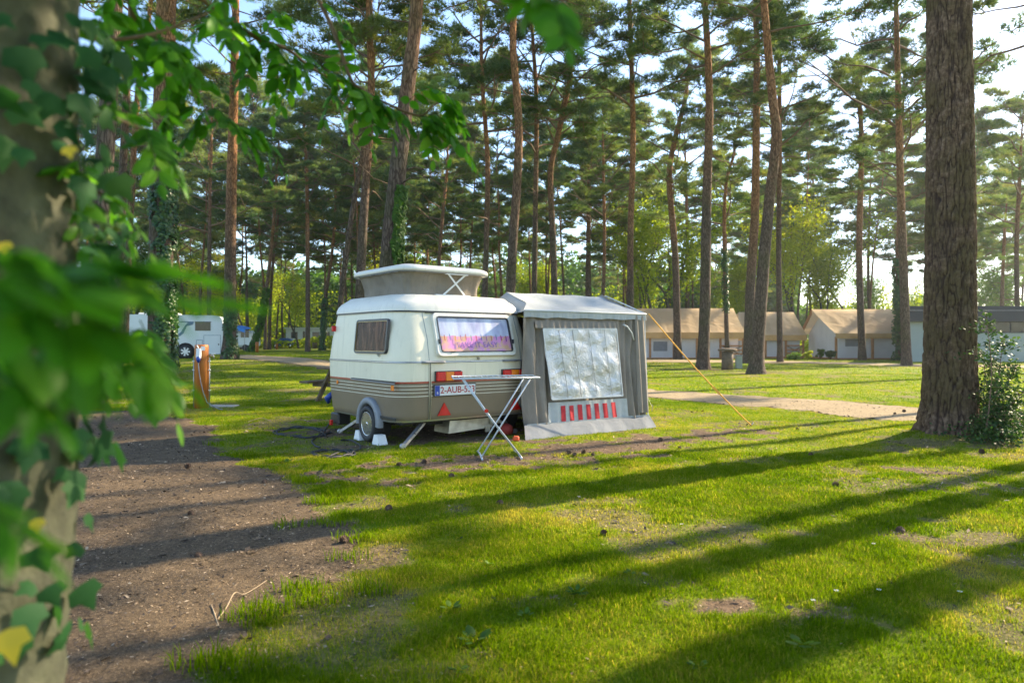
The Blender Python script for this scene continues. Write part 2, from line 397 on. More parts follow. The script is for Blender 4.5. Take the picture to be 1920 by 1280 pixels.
sheet('path', TRACK_R, M['sand'], .07, .012, 'sandy two-rut track crossing the lawn behind the awning', .5)
sheet('path', TRACK_L, M['sand'], .25, .015, 'sandy track running past the motorhome', .5)
sheet('road', ROAD_T, M['sand'], .25, .015, 'pale gravel road in front of the safari tents', .5)

# ------------------------------------------------------------------ grass (stuff)
def blades(n, y0, y1, h0, h1, wd, seg2, halo=.82):
    u = rng.random(n); y = np.sqrt(y0 * y0 + u * (y1 * y1 - y0 * y0)); x = (rng.random(n) * 2 - 1) * (halo * y + .3)
    s = soil(x, y); clump = fbm(x * 5 + 9, y * 5, 3); big = fbm(x * .8, y * .8 + 50, 3)
    keep = rng.random(n) < (1 - s * 1.02) * (.45 + 1.1 * clump)
    x, y, clump, big, s = x[keep], y[keep], clump[keep], big[keep], s[keep]; n = len(x)
    z = gz(x, y) + (fbm(x * 6, y * 6, 3) - .5) * .022 * (y < 20) - .004
    h = (h0 + (h1 - h0) * rng.random(n)) * (.5 + clump) * (1 - .45 * s)
    az = rng.random(n) * 6.283; ln = .25 + .75 * rng.random(n)
    sd = np.stack([np.cos(az + 1.57 + rng.normal(0, .5, n)), np.sin(az + 1.57), np.zeros(n)], 1) * (wd * (.7 + .6 * rng.random(n)))[:, None]
    B = np.stack([x, y, z], 1); D = np.stack([np.cos(az), np.sin(az), np.zeros(n)], 1)
    tip = B + D * (h * ln)[:, None] + np.array([0, 0, 1]) * (h * np.sqrt(1 - .55 * ln ** 2))[:, None]
    tint = np.clip(rng.normal(.42, .17, n) + (big - .5) * .8 + (fbm(x * 3 + 80, y * 3, 3) - .5) * .8 + s * .35 + (rng.random(n) < .13) * .45, 0, 1)
    if seg2:
        mid = B + D * (h * ln * .3)[:, None] + np.array([0, 0, 1]) * (h * .6)[:, None]
        V = np.stack([B - sd, B + sd, mid + sd * .8, mid - sd * .8, tip], 1).reshape(-1, 3); k = np.arange(n) * 5
        Fc = np.stack([np.stack([k, k + 1, k + 2], 1), np.stack([k, k + 2, k + 3], 1), np.stack([k + 3, k + 2, k + 4], 1)], 1).reshape(-1, 3); return V, Fc, np.repeat(tint, 5)
    V = np.stack([B - sd, B + sd, tip], 1).reshape(-1, 3); k = np.arange(n) * 3
    return V, np.stack([k, k + 1, k + 2], 1), np.repeat(tint, 3)
def join(parts):
    V = []; Fc = []; T = []; o = 0
    for v, f, t in parts: V.append(v); Fc.append(f + o); T.append(t); o += len(v)
    return np.concatenate(V), np.concatenate(Fc), np.concatenate(T)
def straw(n, y0, y1, wd):
    v_, f_, t_ = blades(n, y0, y1, .03, .06, wd, False); V3 = v_.reshape(-1, 3, 3); zb = V3[:, :1, 2:3] + .012; V3[:, :, 2:3] = zb + (V3[:, :, 2:3] - V3[:, :1, 2:3]) * .25; k = fbm(V3[:, 0, 0] * 1.7 + 60, V3[:, 0, 1] * 1.7, 3) > .5; V3 = V3[k]
    q = np.arange(len(V3)) * 3; return V3.reshape(-1, 3), np.stack([q, q + 1, q + 2], 1), np.full(len(V3) * 3, .97)
v, f, t = join([straw(110000, 2, 7, .0016), straw(110000, 7, 14, .003), blades(380000, 2.0, 4.6, .018, .045, .0014, True), blades(420000, 4.6, 8, .020, .045, .0021, True), blades(400000, 8, 15, .022, .043, .0038, False),
                blades(220000, 15, 28, .025, .045, .009, False), blades(130000, 28, 60, .03, .05, .02, False)])
g = np_mesh('grass', v, f, M['grass'], attrs={'tint': t}); tag(g, 'short green lawn grass growing around caravan and trees', 'grass', kind='stuff')
# litter of chips, needles and crumbs on the bare soil (stuff)
def litter(n, y0, y1, size):
    u = rng.random(n); y = np.sqrt(y0 * y0 + u * (y1 * y1 - y0 * y0)); x = (rng.random(n) * 2 - 1) * (.8 * y + .3)
    s = soil(x, y); k = rng.random(n) < s ** 1.5 + .02; x, y = x[k], y[k]; n = len(x)
    z = gz(x, y) + (fbm(x * 6, y * 6, 3) - .5) * .022 + .012
    az = rng.random(n) * 6.283; L = size * (.4 + 1.6 * rng.random(n) ** 2); W = L * (.12 + .5 * rng.random(n) ** 2); ti = rng.normal(0, .25, n)
    D = np.stack([np.cos(az), np.sin(az), ti], 1) * L[:, None]; E = np.stack([-np.sin(az), np.cos(az), rng.normal(0, .4, n)], 1) * W[:, None]
    B = np.stack([x, y, z], 1); V = np.stack([B - D - E * .4, B + D * .3 - E, B + D, B - D * .2 + E], 1).reshape(-1, 3); q = np.arange(n) * 4
    return V, np.stack([q, q + 1, q + 2, q + 3], 1), np.repeat(rng.random(n), 4)
t_ = NT('litter'); a_ = t_.n('Attribute', attribute_name='tint').outputs['Fac']
M['litter'] = t_.done(t_.bsdf(t_.ramp(a_, [(0, (.015, .011, .009)), (.5, (.07, .048, .034)), (.8, (.22, .15, .09)), (1, (.50, .38, .25))]), .9))
v, f, t = join([litter(60000, 2, 5, .006), litter(50000, 5, 9, .010), litter(25000, 9, 15, .016), litter(5000, 2, 7, .017)])
g = np_mesh('litter', v, f, M['litter'], attrs={'tint': t}); tag(g, 'wood chips, needles and crumbs strewn on bare earth', 'litter', kind='stuff')

# ------------------------------------------------------------------ pine foliage
def unit(v): return v / np.maximum(np.linalg.norm(v, axis=-1, keepdims=True), 1e-9)
def needles(centres, radii, tufts, per, L, W, seed):
    """clumps of needle tufts; each needle a thin triangle"""
    r = np.random.default_rng(seed); n = len(centres); C = np.repeat(centres, tufts, 0); Rr = np.repeat(radii, tufts, 0); m = len(C)
    d = unit(r.normal(size=(m, 3))); d[:, 2] = np.abs(d[:, 2]) * .9 - .18
    T = C + d * Rr * (r.random((m, 1)) ** .45)
    td = unit(d * np.array([1, 1, .6]) + np.array([0, 0, .55]) + r.normal(0, .35, (m, 3)))
    T = np.repeat(T, per, 0); td = np.repeat(td, per, 0); k = len(T)
    nd = unit(td + r.normal(0, .55, (k, 3))); s = unit(np.cross(nd, r.normal(size=(k, 3)))) * (W * (.6 + .8 * r.random((k, 1))))
    ln = L * (.6 + .8 * r.random((k, 1)))
    V = np.stack([T - s, T + s, T + nd * ln], 1).reshape(-1, 3); q = np.arange(k) * 3
    cl = np.repeat(np.clip(r.normal(.42, .22, n), 0, 1), tufts * per)
    tint = np.clip(cl + r.normal(0, .1, k), 0, 1)
    return V, np.stack([q, q + 1, q + 2], 1), np.repeat(tint, 3)
def crown_variant(seed, H, Rm, limbs, tufts=40, per=6, L=.21, W=.013, low=0):
    """limbs and foliage about the z axis, from z = 0 (first limb) to z = H"""
    random.seed(seed); b = MB(); C = []; Rd = []
    az = random.random() * 6
    for i in range(limbs):
        u = (i + random.random() * .8) / limbs; z0 = H * (u ** .9) * .96
        az += 2.4 + random.uniform(-.6, .6)
        ln = Rm * (1.05 - .62 * u ** 1.4) * random.uniform(.55, 1.1) * (1.15 if u < .3 and random.random() < .4 else 1)
        el = R(random.uniform(-8, 28) + 25 * u); p = Vector((0, 0, z0)); pts = [p.copy()]; a = az
        for k in range(5):
            a += random.uniform(-.22, .22); e = el + R(random.uniform(-16, 22))
            p = p + Vector((math.cos(a) * math.cos(e), math.sin(a) * math.cos(e), math.sin(e))) * ln / 5; pts.append(p.copy())
        r0 = .022 + .022 * ln / 3; b.tube(pts, [r0 * (1 - .8 * k / 5) for k in range(6)], 5, False)
        def cl(q, s): C.append(q); Rd.append((s * random.uniform(.7, 1.2), s * random.uniform(.7, 1.2), s * random.uniform(.35, .55)))
        cl(pts[-1], .5)
        for k in range(random.randint(3, 5)):
            j = random.choice([2, 3, 4, 4]); q0 = pts[j] + (pts[j + 1] - pts[j]) * random.random() if j < 5 else pts[j]
            aa = a + random.choice([-1, 1]) * random.uniform(.5, 1.3); e = R(random.uniform(-5, 45)); l2 = ln * random.uniform(.18, .42)
            q1 = q0 + Vector((math.cos(aa) * math.cos(e), math.sin(aa) * math.cos(e), math.sin(e))) * l2
            b.tube([q0, q0.lerp(q1, .5) + Vector((0, 0, -.04)), q1], [r0 * .4, r0 * .3, .006], 4, False)
            cl(q1, .42)
            if random.random() < .6: cl(q0.lerp(q1, .5) + Vector((0, 0, .1)), .32)
    for k in range(5): C.append(Vector((random.uniform(-.4, .4), random.uniform(-.4, .4), H * random.uniform(.92, 1.04)))); Rd.append((.5, .5, .35))
    for k in range(low):                                   # dead stubs and bare twigs below
        z0 = -random.uniform(.3, H * .45); a = random.random() * 6.28; ln = random.uniform(.4, 1.9); p = Vector((0, 0, z0)); pts = [p.copy()]
        for q in range(4): p = p + Vector((math.cos(a), math.sin(a), random.uniform(-.35, .45))) * ln / 4; pts.append(p.copy())
        b.tube(pts, [.02, .016, .011, .008, .004], 4, False)
    V, Fc, T = needles(np.array([tuple(c) for c in C]), np.array(Rd), tufts, per, L, W, seed)
    mb = b.build('branches', M['twig']); mf = np_mesh('crown', V, Fc, M['needle'], attrs={'tint': T})
    me = (mb.data, mf.data)
    for o in (mb, mf): bpy.data.objects.remove(o)
    return me
VAR = [crown_variant(11, 9, 3.3, 32, low=10), crown_variant(12, 8, 3.6, 28, low=12), crown_variant(13, 10, 3.0, 34, low=10), crown_variant(14, 7.5, 3.2, 25, low=14),
       crown_variant(15, 12, 3.3, 42, low=8), crown_variant(16, 9, 3.9, 28, low=12)]
VH = [9, 8, 10, 7.5, 12, 9]
def path_at(pts, z):
    for a, b in zip(pts, pts[1:]):
        if b.z >= z: return a.lerp(b, (z - a.z) / max(1e-6, b.z - a.z))
    return pts[-1]
def smooth_path(pts, n=4):
    out = []
    for i in range(len(pts) - 1):
        p0 = pts[max(i - 1, 0)]; p1 = pts[i]; p2 = pts[i + 1]; p3 = pts[min(i + 2, len(pts) - 1)]
        for k in range(n):
            t = k / n; out.append(.5 * ((2 * p1) + (p2 - p0) * t + (2 * p0 - 5 * p1 + 4 * p2 - p3) * t * t + (3 * p1 - p0 - 3 * p2 + p3) * t ** 3))
    out.append(pts[-1]); return out
def pine(px_pts, D, w0, w1, H, zb, var, label, group='pines standing around the clearing', base=None, m='bark', sides=12, crown=True, wig=.04, base_extra=1.25, lean_y=0, cscale=1.0, stubs=5):
    """px_pts: sight lines (px, py) up the trunk at depth D; w0, w1 trunk diameters at foot and at the last point"""
    ps = [P(a, b, D) for a, b in px_pts]; z0 = gzf(ps[0].x, D); ps[0].z = z0 - .05
    for p in ps: p.y += lean_y * (p.z - z0)
    foot = Vector((ps[0].x, D, z0)); w0 *= .84; w1 *= .80; H += 2 if H > 16 else 0
    root = empty('pine_tree', foot, 0, label, 'pine tree', group)
    loc = [p - foot for p in ps]; d = (loc[-1] - loc[-2]).normalized() if len(loc) > 1 else Vector((0, 0, 1))
    if loc[-1].z < H * .97:
        d = (d + Vector((0, 0, .8))).normalized(); k = max(2, int((H - loc[-1].z) / 3)); st = (H - loc[-1].z) / k / d.z; p = loc[-1]
        for i in range(k): p = p + d * st + Vector((random.uniform(-1, 1), random.uniform(-1, 1), 0)) * st * wig; loc.append(p)
    sp = smooth_path(loc, 5); zl = ps[-1].z - foot.z; rr = []
    for p in sp:
        t = max(0, p.z) / max(zl, 1)
        r = (w0 + (w1 - w0) * min(t, 1)) / 2
        if t > 1: r = w1 / 2 * (1 - .85 * (p.z - zl) / max(H - zl, .1))
        r *= 1 + (base_extra - 1) * math.exp(-max(0, p.z) / .28)
        rr.append(max(r, .02))
    b = MB(); b.tube(sp, rr, sides, False, jit=.035)
    for k in range(stubs):
        q = path_at(sp, random.uniform(.25, .95) * zb); a = random.random() * 6.28; l = random.uniform(.15, .9)
        b.tube([q, q + Vector((math.cos(a) * .6, math.sin(a) * .6, .2)) * l, q + Vector((math.cos(a + .2), math.sin(a + .2), .15)) * l], [.03, .018, .008], 4, False)
    b.build('trunk', M[m], root)
    if crown:
        a = path_at(sp, zb); t = path_at(sp, H); ax = (t - a); h = ax.length
        rot = ax.to_track_quat('Z', 'Y') @ Matrix.Rotation(random.random() * 6.28, 3, 'Z').to_quaternion()
        for nm, me in (('branches', VAR[var][0]), ('crown', VAR[var][1])):
            o = bpy.data.objects.new(nm, me); col.objects.link(o); o.parent = root; o.location = a; o.rotation_mode = 'QUATERNION'; o.rotation_quaternion = rot
            s = h / VH[var]; o.scale = (s * cscale, s * cscale, s)
    return root, sp, rr, foot
random.seed(5)
TR = {}
def T(key, *a, **k): TR[key] = pine(*a, **k)
# key, sight points, depth, foot width, top width, height, crown base, variant, label
T('a', [(168, 765), (185, 480), (200, 240), (216, 0)], 13.4, .52, .34, 17, 9.5, 1, 'stout ivy-footed pine nearest the left edge, leaning right behind the leaves', stubs=2)
T('b', [(222, 705), (226, 450), (236, 200), (248, 0)], 23, .34, .27, 20, 13, 0, 'slim orange pine just right of the stout left-edge pine')
T('c', [(232, 690), (245, 400), (258, 180), (276, 60)], 29, .36, .24, 20, 12, 3, 'thin orange pine leaning right, second right of the stout left-edge pine')
T('d', [(300, 706), (302, 450), (307, 200), (312, 0)], 22, .95, .72, 22, 14.5, 1, 'thick ivy-clad pine rising in front of the motorhome', m='bark')
T('e', [(430, 673), (433, 400), (439, 150), (442, 0)], 33, .74, .40, 23, 13, 4, 'tall orange pine with ivy on its foot at the rear of the motorhome', base_extra=1.4)
T('f', [(392, 640), (393, 400), (396, 280)], 50, .40, .26, 17, 8.5, 3, 'thin pine rising behind the motorhome roof')
T('g', [(470, 655), (490, 600), (505, 500), (516, 380)], 56, .42, .3, 17, 9, 1, 'bent pine with a green ivy sleeve left of the blue car')
T('h', [(577, 657), (577, 500), (575, 330), (570, 240)], 56, .48, .3, 19, 12, 0, 'straight orange pine beside the white bungalow end')
T('i', [(604, 653), (610, 560), (622, 480), (628, 400)], 66, .5, .3, 19, 9, 3, 'pine with dark ivy low on its trunk, just left of the caravan')
T('j', [(628, 690), (640, 555), (660, 400), (690, 230)], 28, .30, .22, 16, 8, 1, 'thin brown pine leaning right just left of the pop-up roof')
T('k', [(672, 690), (676, 520), (686, 340), (696, 180), (692, 0)], 26, .46, .30, 19, 11, 5, 'dark pine standing between the thin leaning pine and the big leaning one')
T('l', [(715, 745), (730, 500), (745, 330), (765, 160), (782, 0)], 16, .66, .36, 19, 12.5, 4, 'big bare pine leaning right behind the caravan, ivy patch low down', wig=.02)
T('m', [(820, 660), (824, 480), (838, 320)], 55, .42, .3, 17, 8.5, 0, 'thin orange pine leaning right behind the pop-up roof')
T('n', [(905, 685), (912, 450), (914, 300), (904, 150)], 36, .42, .28, 21, 12, 3, 'forked pine above the right end of the pop-up roof')
T('o', [(952, 690), (959, 500), (973, 260), (962, 90), (964, 0)], 27, .52, .32, 22, 14, 0, 'tall red-brown pine behind the gap where caravan and awning meet')
T('p', [(1000, 682), (1003, 450), (1006, 200), (1000, 90)], 38, .42, .26, 21, 11.5, 5, 'slim grey pine right of the tall red-brown one')
T('q', [(1042, 680), (1038, 480), (1032, 330), (1045, 260), (1068, 150)], 38, .50, .34, 20, 12, 1, 'snaking pine above the middle of the awning roof')
T('r', [(1183, 680), (1182, 450), (1187, 250), (1180, 0)], 38, .48, .30, 23, 14, 3, 'tall straight pine above the right end of the awning')
T('s', [(1271, 672), (1266, 480), (1255, 335), (1266, 260), (1284, 190)], 50, .68, .42, 21, 11.5, 5, 'curved forking pine in front of the left safari tent')
T('t', [(1318, 692), (1322, 560), (1325, 380), (1330, 180), (1321, 0)], 32, .66, .34, 23, 13.5, 0, 'tall dark pine at the guy rope, left of the wooden waste bin', base_extra=1.5, m='bark')
T('u', [(1364, 668), (1358, 440), (1362, 340), (1376, 290)], 50, .40, .26, 18, 9.5, 3, 'thin pine directly behind the wooden waste bin')
T('v', [(1402, 682), (1408, 520), (1416, 380), (1419, 100), (1417, 40)], 41, .72, .42, 23, 14, 4, 'grey-purple pine close behind the double-bend pine', base_extra=1.4)
T('w', [(1417, 702), (1427, 560), (1440, 400), (1455, 260), (1448, 180), (1432, 0)], 27.5, .64, .34, 22, 13.5, 2, 'double-bend orange-topped pine right of the waste bin, on the open lawn', base_extra=1.6)
T('x', [(1463, 680), (1460, 480), (1462, 250), (1460, 0)], 43, .44, .26, 22, 12.5, 5, 'straight reddish pine just right of the double-bend pine')
T('y', [(1527, 662), (1530, 500), (1524, 330)], 85, .58, .3, 21, 15, 1, 'reddish pine behind the gap between the safari tents')
T('z', [(1617, 676), (1611, 480), (1615, 250), (1602, 125)], 48, .60, .36, 19, 11.5, 3, 'pine before the gabled tent wall, its top curling left')
T('A', [(1700, 686), (1694, 500), (1687, 300), (1680, 0)], 37, .60, .30, 23, 10.5, 5, 'grey pine before the dark flat roof, left of the giant trunk')
T('B', [(1684, 676), (1684, 450), (1690, 300)], 47, .40, .3, 20, 10.5, 0, 'ivy-wrapped pine hidden half behind the grey one at the flat roof', stubs=1)
T('C', [(1877, 668), (1880, 520), (1884, 430)], 62, .45, .3, 15, 7, 3, 'pine rising behind the flat building right of the giant trunk')
T('D', [(1910, 668), (1906, 470), (1912, 330)], 50, .45, .3, 17, 8, 1, 'pine at the right picture edge behind the flat building')
T('E', [(505, 655), (508, 540), (520, 420)], 72, .45, .3, 17, 9, 0, 'leaning far pine above the blue car')
T('F', [(752, 655), (745, 500), (752, 400)], 64, .4, .26, 18, 9, 5, 'far pine beside the ivy patch of the big leaning pine')
T('G', [(1100, 665), (1102, 480), (1104, 330)], 60, .5, .32, 18, 10, 2, 'reddish far pine above the awning ridge, left of the tall straight pine')
T('H', [(1125, 665), (1133, 480), (1131, 300)], 54, .4, .26, 19, 10, 1, 'thin upright pine between awning ridge and tall straight pine')
T('I', [(1288, 668), (1289, 480), (1286, 330)], 66, .5, .34, 20, 11, 3, 'orange far pine behind the left safari tent, right of the curved one')
T('J', [(1636, 664), (1628, 520), (1632, 350)], 85, .58, .3, 21, 15, 5, 'slender dark pine over the ridge of the gabled tent')
# pines outside the frame on the sun side, whose shade crosses the lawn
def side_pine(x, y, wd, H, zb, var, lab):
    px = 960 + x / y * F; py = 640 + CAMH / y * F
    ps = [(px, py), (px + random.uniform(-20, 20), 640 - (8 - CAMH) / y * F)]
    return pine(ps, y, wd, wd * .7, H, zb, var, lab)
side_pine(9.3, 7.95, .62, 21, 15, 1, 'pine outside the right picture edge, nearest the camera')
side_pine(7.6, 5.6, .55, 20, 14, 3, 'pine outside the right picture edge, beside the camera')
side_pine(12.5, 11.5, .40, 14, 8.8, 3, 'young pine outside the right picture edge with a small low crown')
side_pine(15.5, 16.4, .42, 21, 14, 3, 'pine outside the right picture edge behind the giant trunk')
side_pine(10.6, 9.75, .55, 22, 16, 2, 'pine outside the right picture edge, second from the camera')
side_pine(17.2, 18.3, .42, 20, 13.5, 5, 'pine outside the right picture edge with a high crown')
# ---- the giant trunk, bark modelled
def giant():
    fx = P(1780, 822, 9.2); z0 = gzf(fx.x, 9.2) - .08; foot = Vector((fx.x, 9.2, z0))
    root = empty('pine_tree', foot, 0, 'giant deeply furrowed pine trunk filling the right side of the lawn', 'pine tree', 'pines standing around the clearing')
    H = 22.0; nA = 260; zs = np.concatenate([np.arange(0, 7.0, .022), np.linspace(7.05, H, 60)]); nz = len(zs)
    A, Z = np.meshgrid(np.linspace(0, 2 * np.pi, nA, endpoint=False), zs)
    r = np.interp(Z, [0, .15, .4, .9, 2.5, 6, 14, H], [.43, .385, .345, .315, .300, .262, .19, .05])
    lob = 1 + .13 * np.exp(-Z / .20) * np.cos(A * 5 + 1) + .06 * np.exp(-Z / .5) * np.cos(A * 3)
    per = 26.0
    def pn(u, v, k):      # noise periodic round the trunk
        f = A / (2 * np.pi); a = fbm(u, v, k); b = fbm(u - per, v, k); return a * (1 - f) + b * f
    U = A / (2 * np.pi) * per; wv = pn(U * .5 + 3, Z * 1.1, 3) * 2.6
    def worley(nc, zf, sd, wp):      # distance to plate borders, periodic round the trunk
        wa = pn(U * .9 + sd, Z * 2.2 + sd, 3) - .5; wb = pn(U * .9 + 30 + sd, Z * 2.2, 3) - .5
        u = (A / (2 * np.pi) * nc + wa * wp) ; v_ = Z * zf + wb * wp; iu = np.floor(u).astype(int); iv = np.floor(v_).astype(int); f1 = np.full(u.shape, 9.); f2 = np.full(u.shape, 9.)
        for du in (-1, 0, 1):
            for dv in (-1, 0, 1):
                cu = iu + du; cv_ = iv + dv; ju = _pt[(cu % nc + sd * 7) & 255, cv_ & 255]; jv = _pt[(cu % nc + 91 + sd) & 255, (cv_ + 57) & 255]
                d_ = np.hypot(u - cu - ju, v_ - cv_ - jv); f2 = np.minimum(f2, np.maximum(f1, d_)); f1 = np.minimum(f1, d_)
        return f2 - f1
    n1 = worley(21, 1.7, 5, 3.2); n2 = worley(40, 5.0, 11, 2.4)
    n3 = fbm(np.cos(A) * 14 + 90, np.sin(A) * 14 + Z * 7 + 30, 3)
    dsp = -.026 * (1 - sm(n1, 0, .26)) - .014 * (1 - sm(n2, 0, .30)) + .022 * (n3 - .5)
    dsp *= np.interp(Z, [0, 5, 12], [1.15, .8, .4])
    rr = r * lob + dsp
    cx = np.interp(Z, [0, 3, 6, 14, H], [0, .015, -.005, .1, .4])
    V = np.stack([cx + rr * np.cos(A), rr * np.sin(A), Z], -1).reshape(-1, 3); I = np.arange(nz * nA).reshape(nz, nA); J = np.roll(I, -1, 1)
    q = np.stack([I[:-1], J[:-1], J[1:], I[1:]], -1).reshape(-1, 4)
    fur = np.clip((1 - sm(n1, .0, .20)) * .8 + (1 - sm(n2, 0, .22)) * .45, 0, 1)
    t = NT('giant_pine_bark'); geo = t.n('NewGeometry').outputs['Position']; fa = t.n('Attribute', attribute_name='furrow').outputs['Fac']
    n = t.noise(16, 6, .7, geo); nb = t.noise(1.6, 4, .6, geo)
    c = t.ramp(n, [(.32, (.065, .038, .024)), (.5, (.155, .098, .064)), (.68, (.27, .185, .13))])
    c = t.mix(t.ramp(nb, [(.40, (0, 0, 0)), (.62, (.75, .75, .75))]), c, (.095, .072, .03, 1))
    c = t.mix(fa, c, (.045, .028, .022, 1))
    m = t.done(t.bsdf(c, .95, 0, t.bump(t.noise(60, 4, .7, geo), .7, .012), .15))
    np_mesh('trunk', V, q, m, root, {'furrow': fur.ravel()}, True)
    for nm, me in (('branches', VAR[0][0]), ('crown', VAR[0][1])):
        o = bpy.data.objects.new(nm, me); col.objects.link(o); o.parent = root; o.location = (.2, 0, 12.5); s = 9.5 / 9; o.scale = (s, s, s)
    return root
giant()
# a pine outside the frame whose branches hang in at the upper right
_o = pine([(2010, 700), (2005, 300), (2000, 0)], 30, .6, .4, 25, 14.5, 3, 'pine at the right edge whose branches hang into the white sky', cscale=1.15)
# ------------------------------------------------------------------ far pine stand
zones = [(0, 210, 'behind the near leafy trunk'), (210, 330, 'left of the thick ivy-clad pine'), (330, 445, 'behind the motorhome'), (445, 540, 'behind the blue car'),
         (540, 640, 'behind the white bungalow'), (640, 770, 'behind the left half of the caravan'), (770, 900, 'behind the pop-up roof'), (900, 1010, 'behind the caravan and awning join'),
         (1010, 1110, 'behind the awning ridge'), (1110, 1215, 'behind the awning right end'), (1215, 1330, 'behind the left safari tent'), (1330, 1420, 'behind the waste bin'),
         (1420, 1510, 'behind the middle safari tent'), (1510, 1600, 'behind the gabled tent apex'), (1600, 1700, 'behind the gabled tent roof'), (1700, 1840, 'behind the giant trunk'), (1840, 1990, 'behind the flat building')]
ords = ['first', 'second', 'third', 'fourth', 'fifth', 'sixth', 'seventh', 'eighth', 'ninth', 'tenth', 'eleventh', 'twelfth', 'thirteenth', 'fourteenth']
random.seed(21)
far = []
for k in range(330):
    px = random.uniform(-20, 1980); D = random.choice([random.uniform(58, 80), random.uniform(72, 125)])
    if px > 1150 and D < 68: continue
    x = (px - 960) / F * D
    if ((1195 < px < 1345) or (1425 < px < 1625)) and random.random() < .72: continue
    if px < 1180 and random.random() < .42: continue
    if (500 < px < 560 and D < 90) or (440 < px < 480 and D < 64): continue
    if any(abs(px - q[0]) < 8 and abs(D - q[1]) < 18 for q in far): continue
    if px > 1200 and random.random() < .30: continue
    if 1660 < px < 1990 and random.random() < .35: continue
    shade = False
    for L_ in range(9, 34, 3):
        xs_, ys_ = x - .853 * L_, D - .522 * L_
        if 8 < xs_ < 31 and 47 < ys_ < 57: shade = True
    if shade and random.random() < .95: continue
    far.append((px, D))
far.sort(); cnt = {}
FARV = [crown_variant(31, 9, 3.2, 25, 23, 5, .30, .023, 6), crown_variant(32, 10, 2.9, 25, 23, 5, .30, .023, 8), crown_variant(33, 8, 3.6, 23, 23, 5, .30, .023, 8), crown_variant(34, 11, 3.2, 28, 23, 5, .30, .023, 6)]
i0 = len(VAR); VAR += FARV; VH += [9, 10, 8, 11]
# crown_variant reseeds; keep this loop on its own stream
random.seed(77)
for px, D in far:
    zn = next((z for z in zones if z[0] <= px < z[1]), zones[0] if px < 0 else zones[-1]); tier = 'mid-distance' if D < 80 else 'distant'
    c = cnt.get((zn[2], tier), 0); cnt[(zn[2], tier)] = c + 1
    H = random.uniform(18, 26); ln = random.uniform(-14, 14) * (70 / D); zb = H * random.uniform(.36, .56)
    x = (px - 960) / F * D; yb = 640 + (CAMH - gzf(x, D)) / D * F; kx = random.uniform(-5, 5)
    pine([(px, yb), (px + ln * .4 + kx, 640 - 4 / D * F), (px + ln, 640 - 9 / D * F)], D, random.uniform(.30, .48), .24, H, zb, i0 + random.randrange(4),
         f'{tier} slender pine, {ords[min(c, 13)]} from the left of those {zn[2]}', 'slender pines of the far stand', sides=7, base_extra=1.1, wig=.07, stubs=4)
print('far pines', len(far))
# ------------------------------------------------------------------ broad-leaved trees
def leaves(centres, radii, n, size, seed, flat=.5):
    r = np.random.default_rng(seed); C = np.repeat(centres, n, 0); Rr = np.repeat(radii, n)[:, None]; m = len(C)
    T = C + unit(r.normal(size=(m, 3))) * Rr * (r.random((m, 1)) ** .4) * np.array([1, 1, .7])
    nrm = unit(r.normal(size=(m, 3)) * np.array([1, 1, .6]) + np.array([0, 0, flat])); a = unit(np.cross(nrm, r.normal(size=(m, 3)))); b = np.cross(nrm, a)
    s = size * (.6 + .8 * r.random((m, 1))); V = np.stack([T - a * s, T - b * s * .55, T + a * s, T + b * s * .55], 1).reshape(-1, 3); q = np.arange(m) * 4
    cl = np.repeat(np.clip(r.normal(.5, .2, len(centres)), 0, 1), n)
    return V, np.stack([q, q + 1, q + 2, q + 3], 1), np.repeat(np.clip(cl + r.normal(0, .15, m), 0, 1), 4)
def broad_variant(seed, H, Rm, n, size):
    random.seed(seed); b = MB(); C = []
    def grow(p, d, ln, r, dep):
        pts = [p.copy()]
        for k in range(4):
            d = (d + Vector((random.uniform(-1, 1), random.uniform(-1, 1), random.uniform(-.3, .8))) * .22).normalized(); p = p + d * ln / 4; pts.append(p.copy())
            if dep <= 1 or (dep == 2 and k > 1): C.append(tuple(p))
        b.tube(pts, [r * (1 - .12 * k) for k in range(5)], 6 if dep > 1 else 4, False)
        if dep > 0:
            for k in range(3):
                dd = (d + Vector((random.uniform(-1, 1), random.uniform(-1, 1), random.uniform(-.1, .7))) * .85).normalized()
                grow(pts[-1] if k else pts[2], dd, ln * random.uniform(.6, .8), r * .5, dep - 1)
    grow(Vector((0, 0, -.1)), Vector((0, 0, 1)), H * .36, H * .013, 3)
    V, Fc, T_ = leaves(np.array(C), np.full(len(C), Rm), n, size, seed)
    mb = b.build('trunk', M['barkgrey']); me = mb.data; bpy.data.objects.remove(mb)
    ms = []
    for k in ('leaf_y', 'leaf_g'):
        o = np_mesh('crown', V, Fc, M[k], attrs={'tint': T_}); ms.append(o.data); bpy.data.objects.remove(o)
    return me, ms
BV = [broad_variant(51, 12, 1.1, 55, .085), broad_variant(52, 10, .95, 55, .08), broad_variant(53, 13, 1.2, 50, .09)]
random.seed(9)
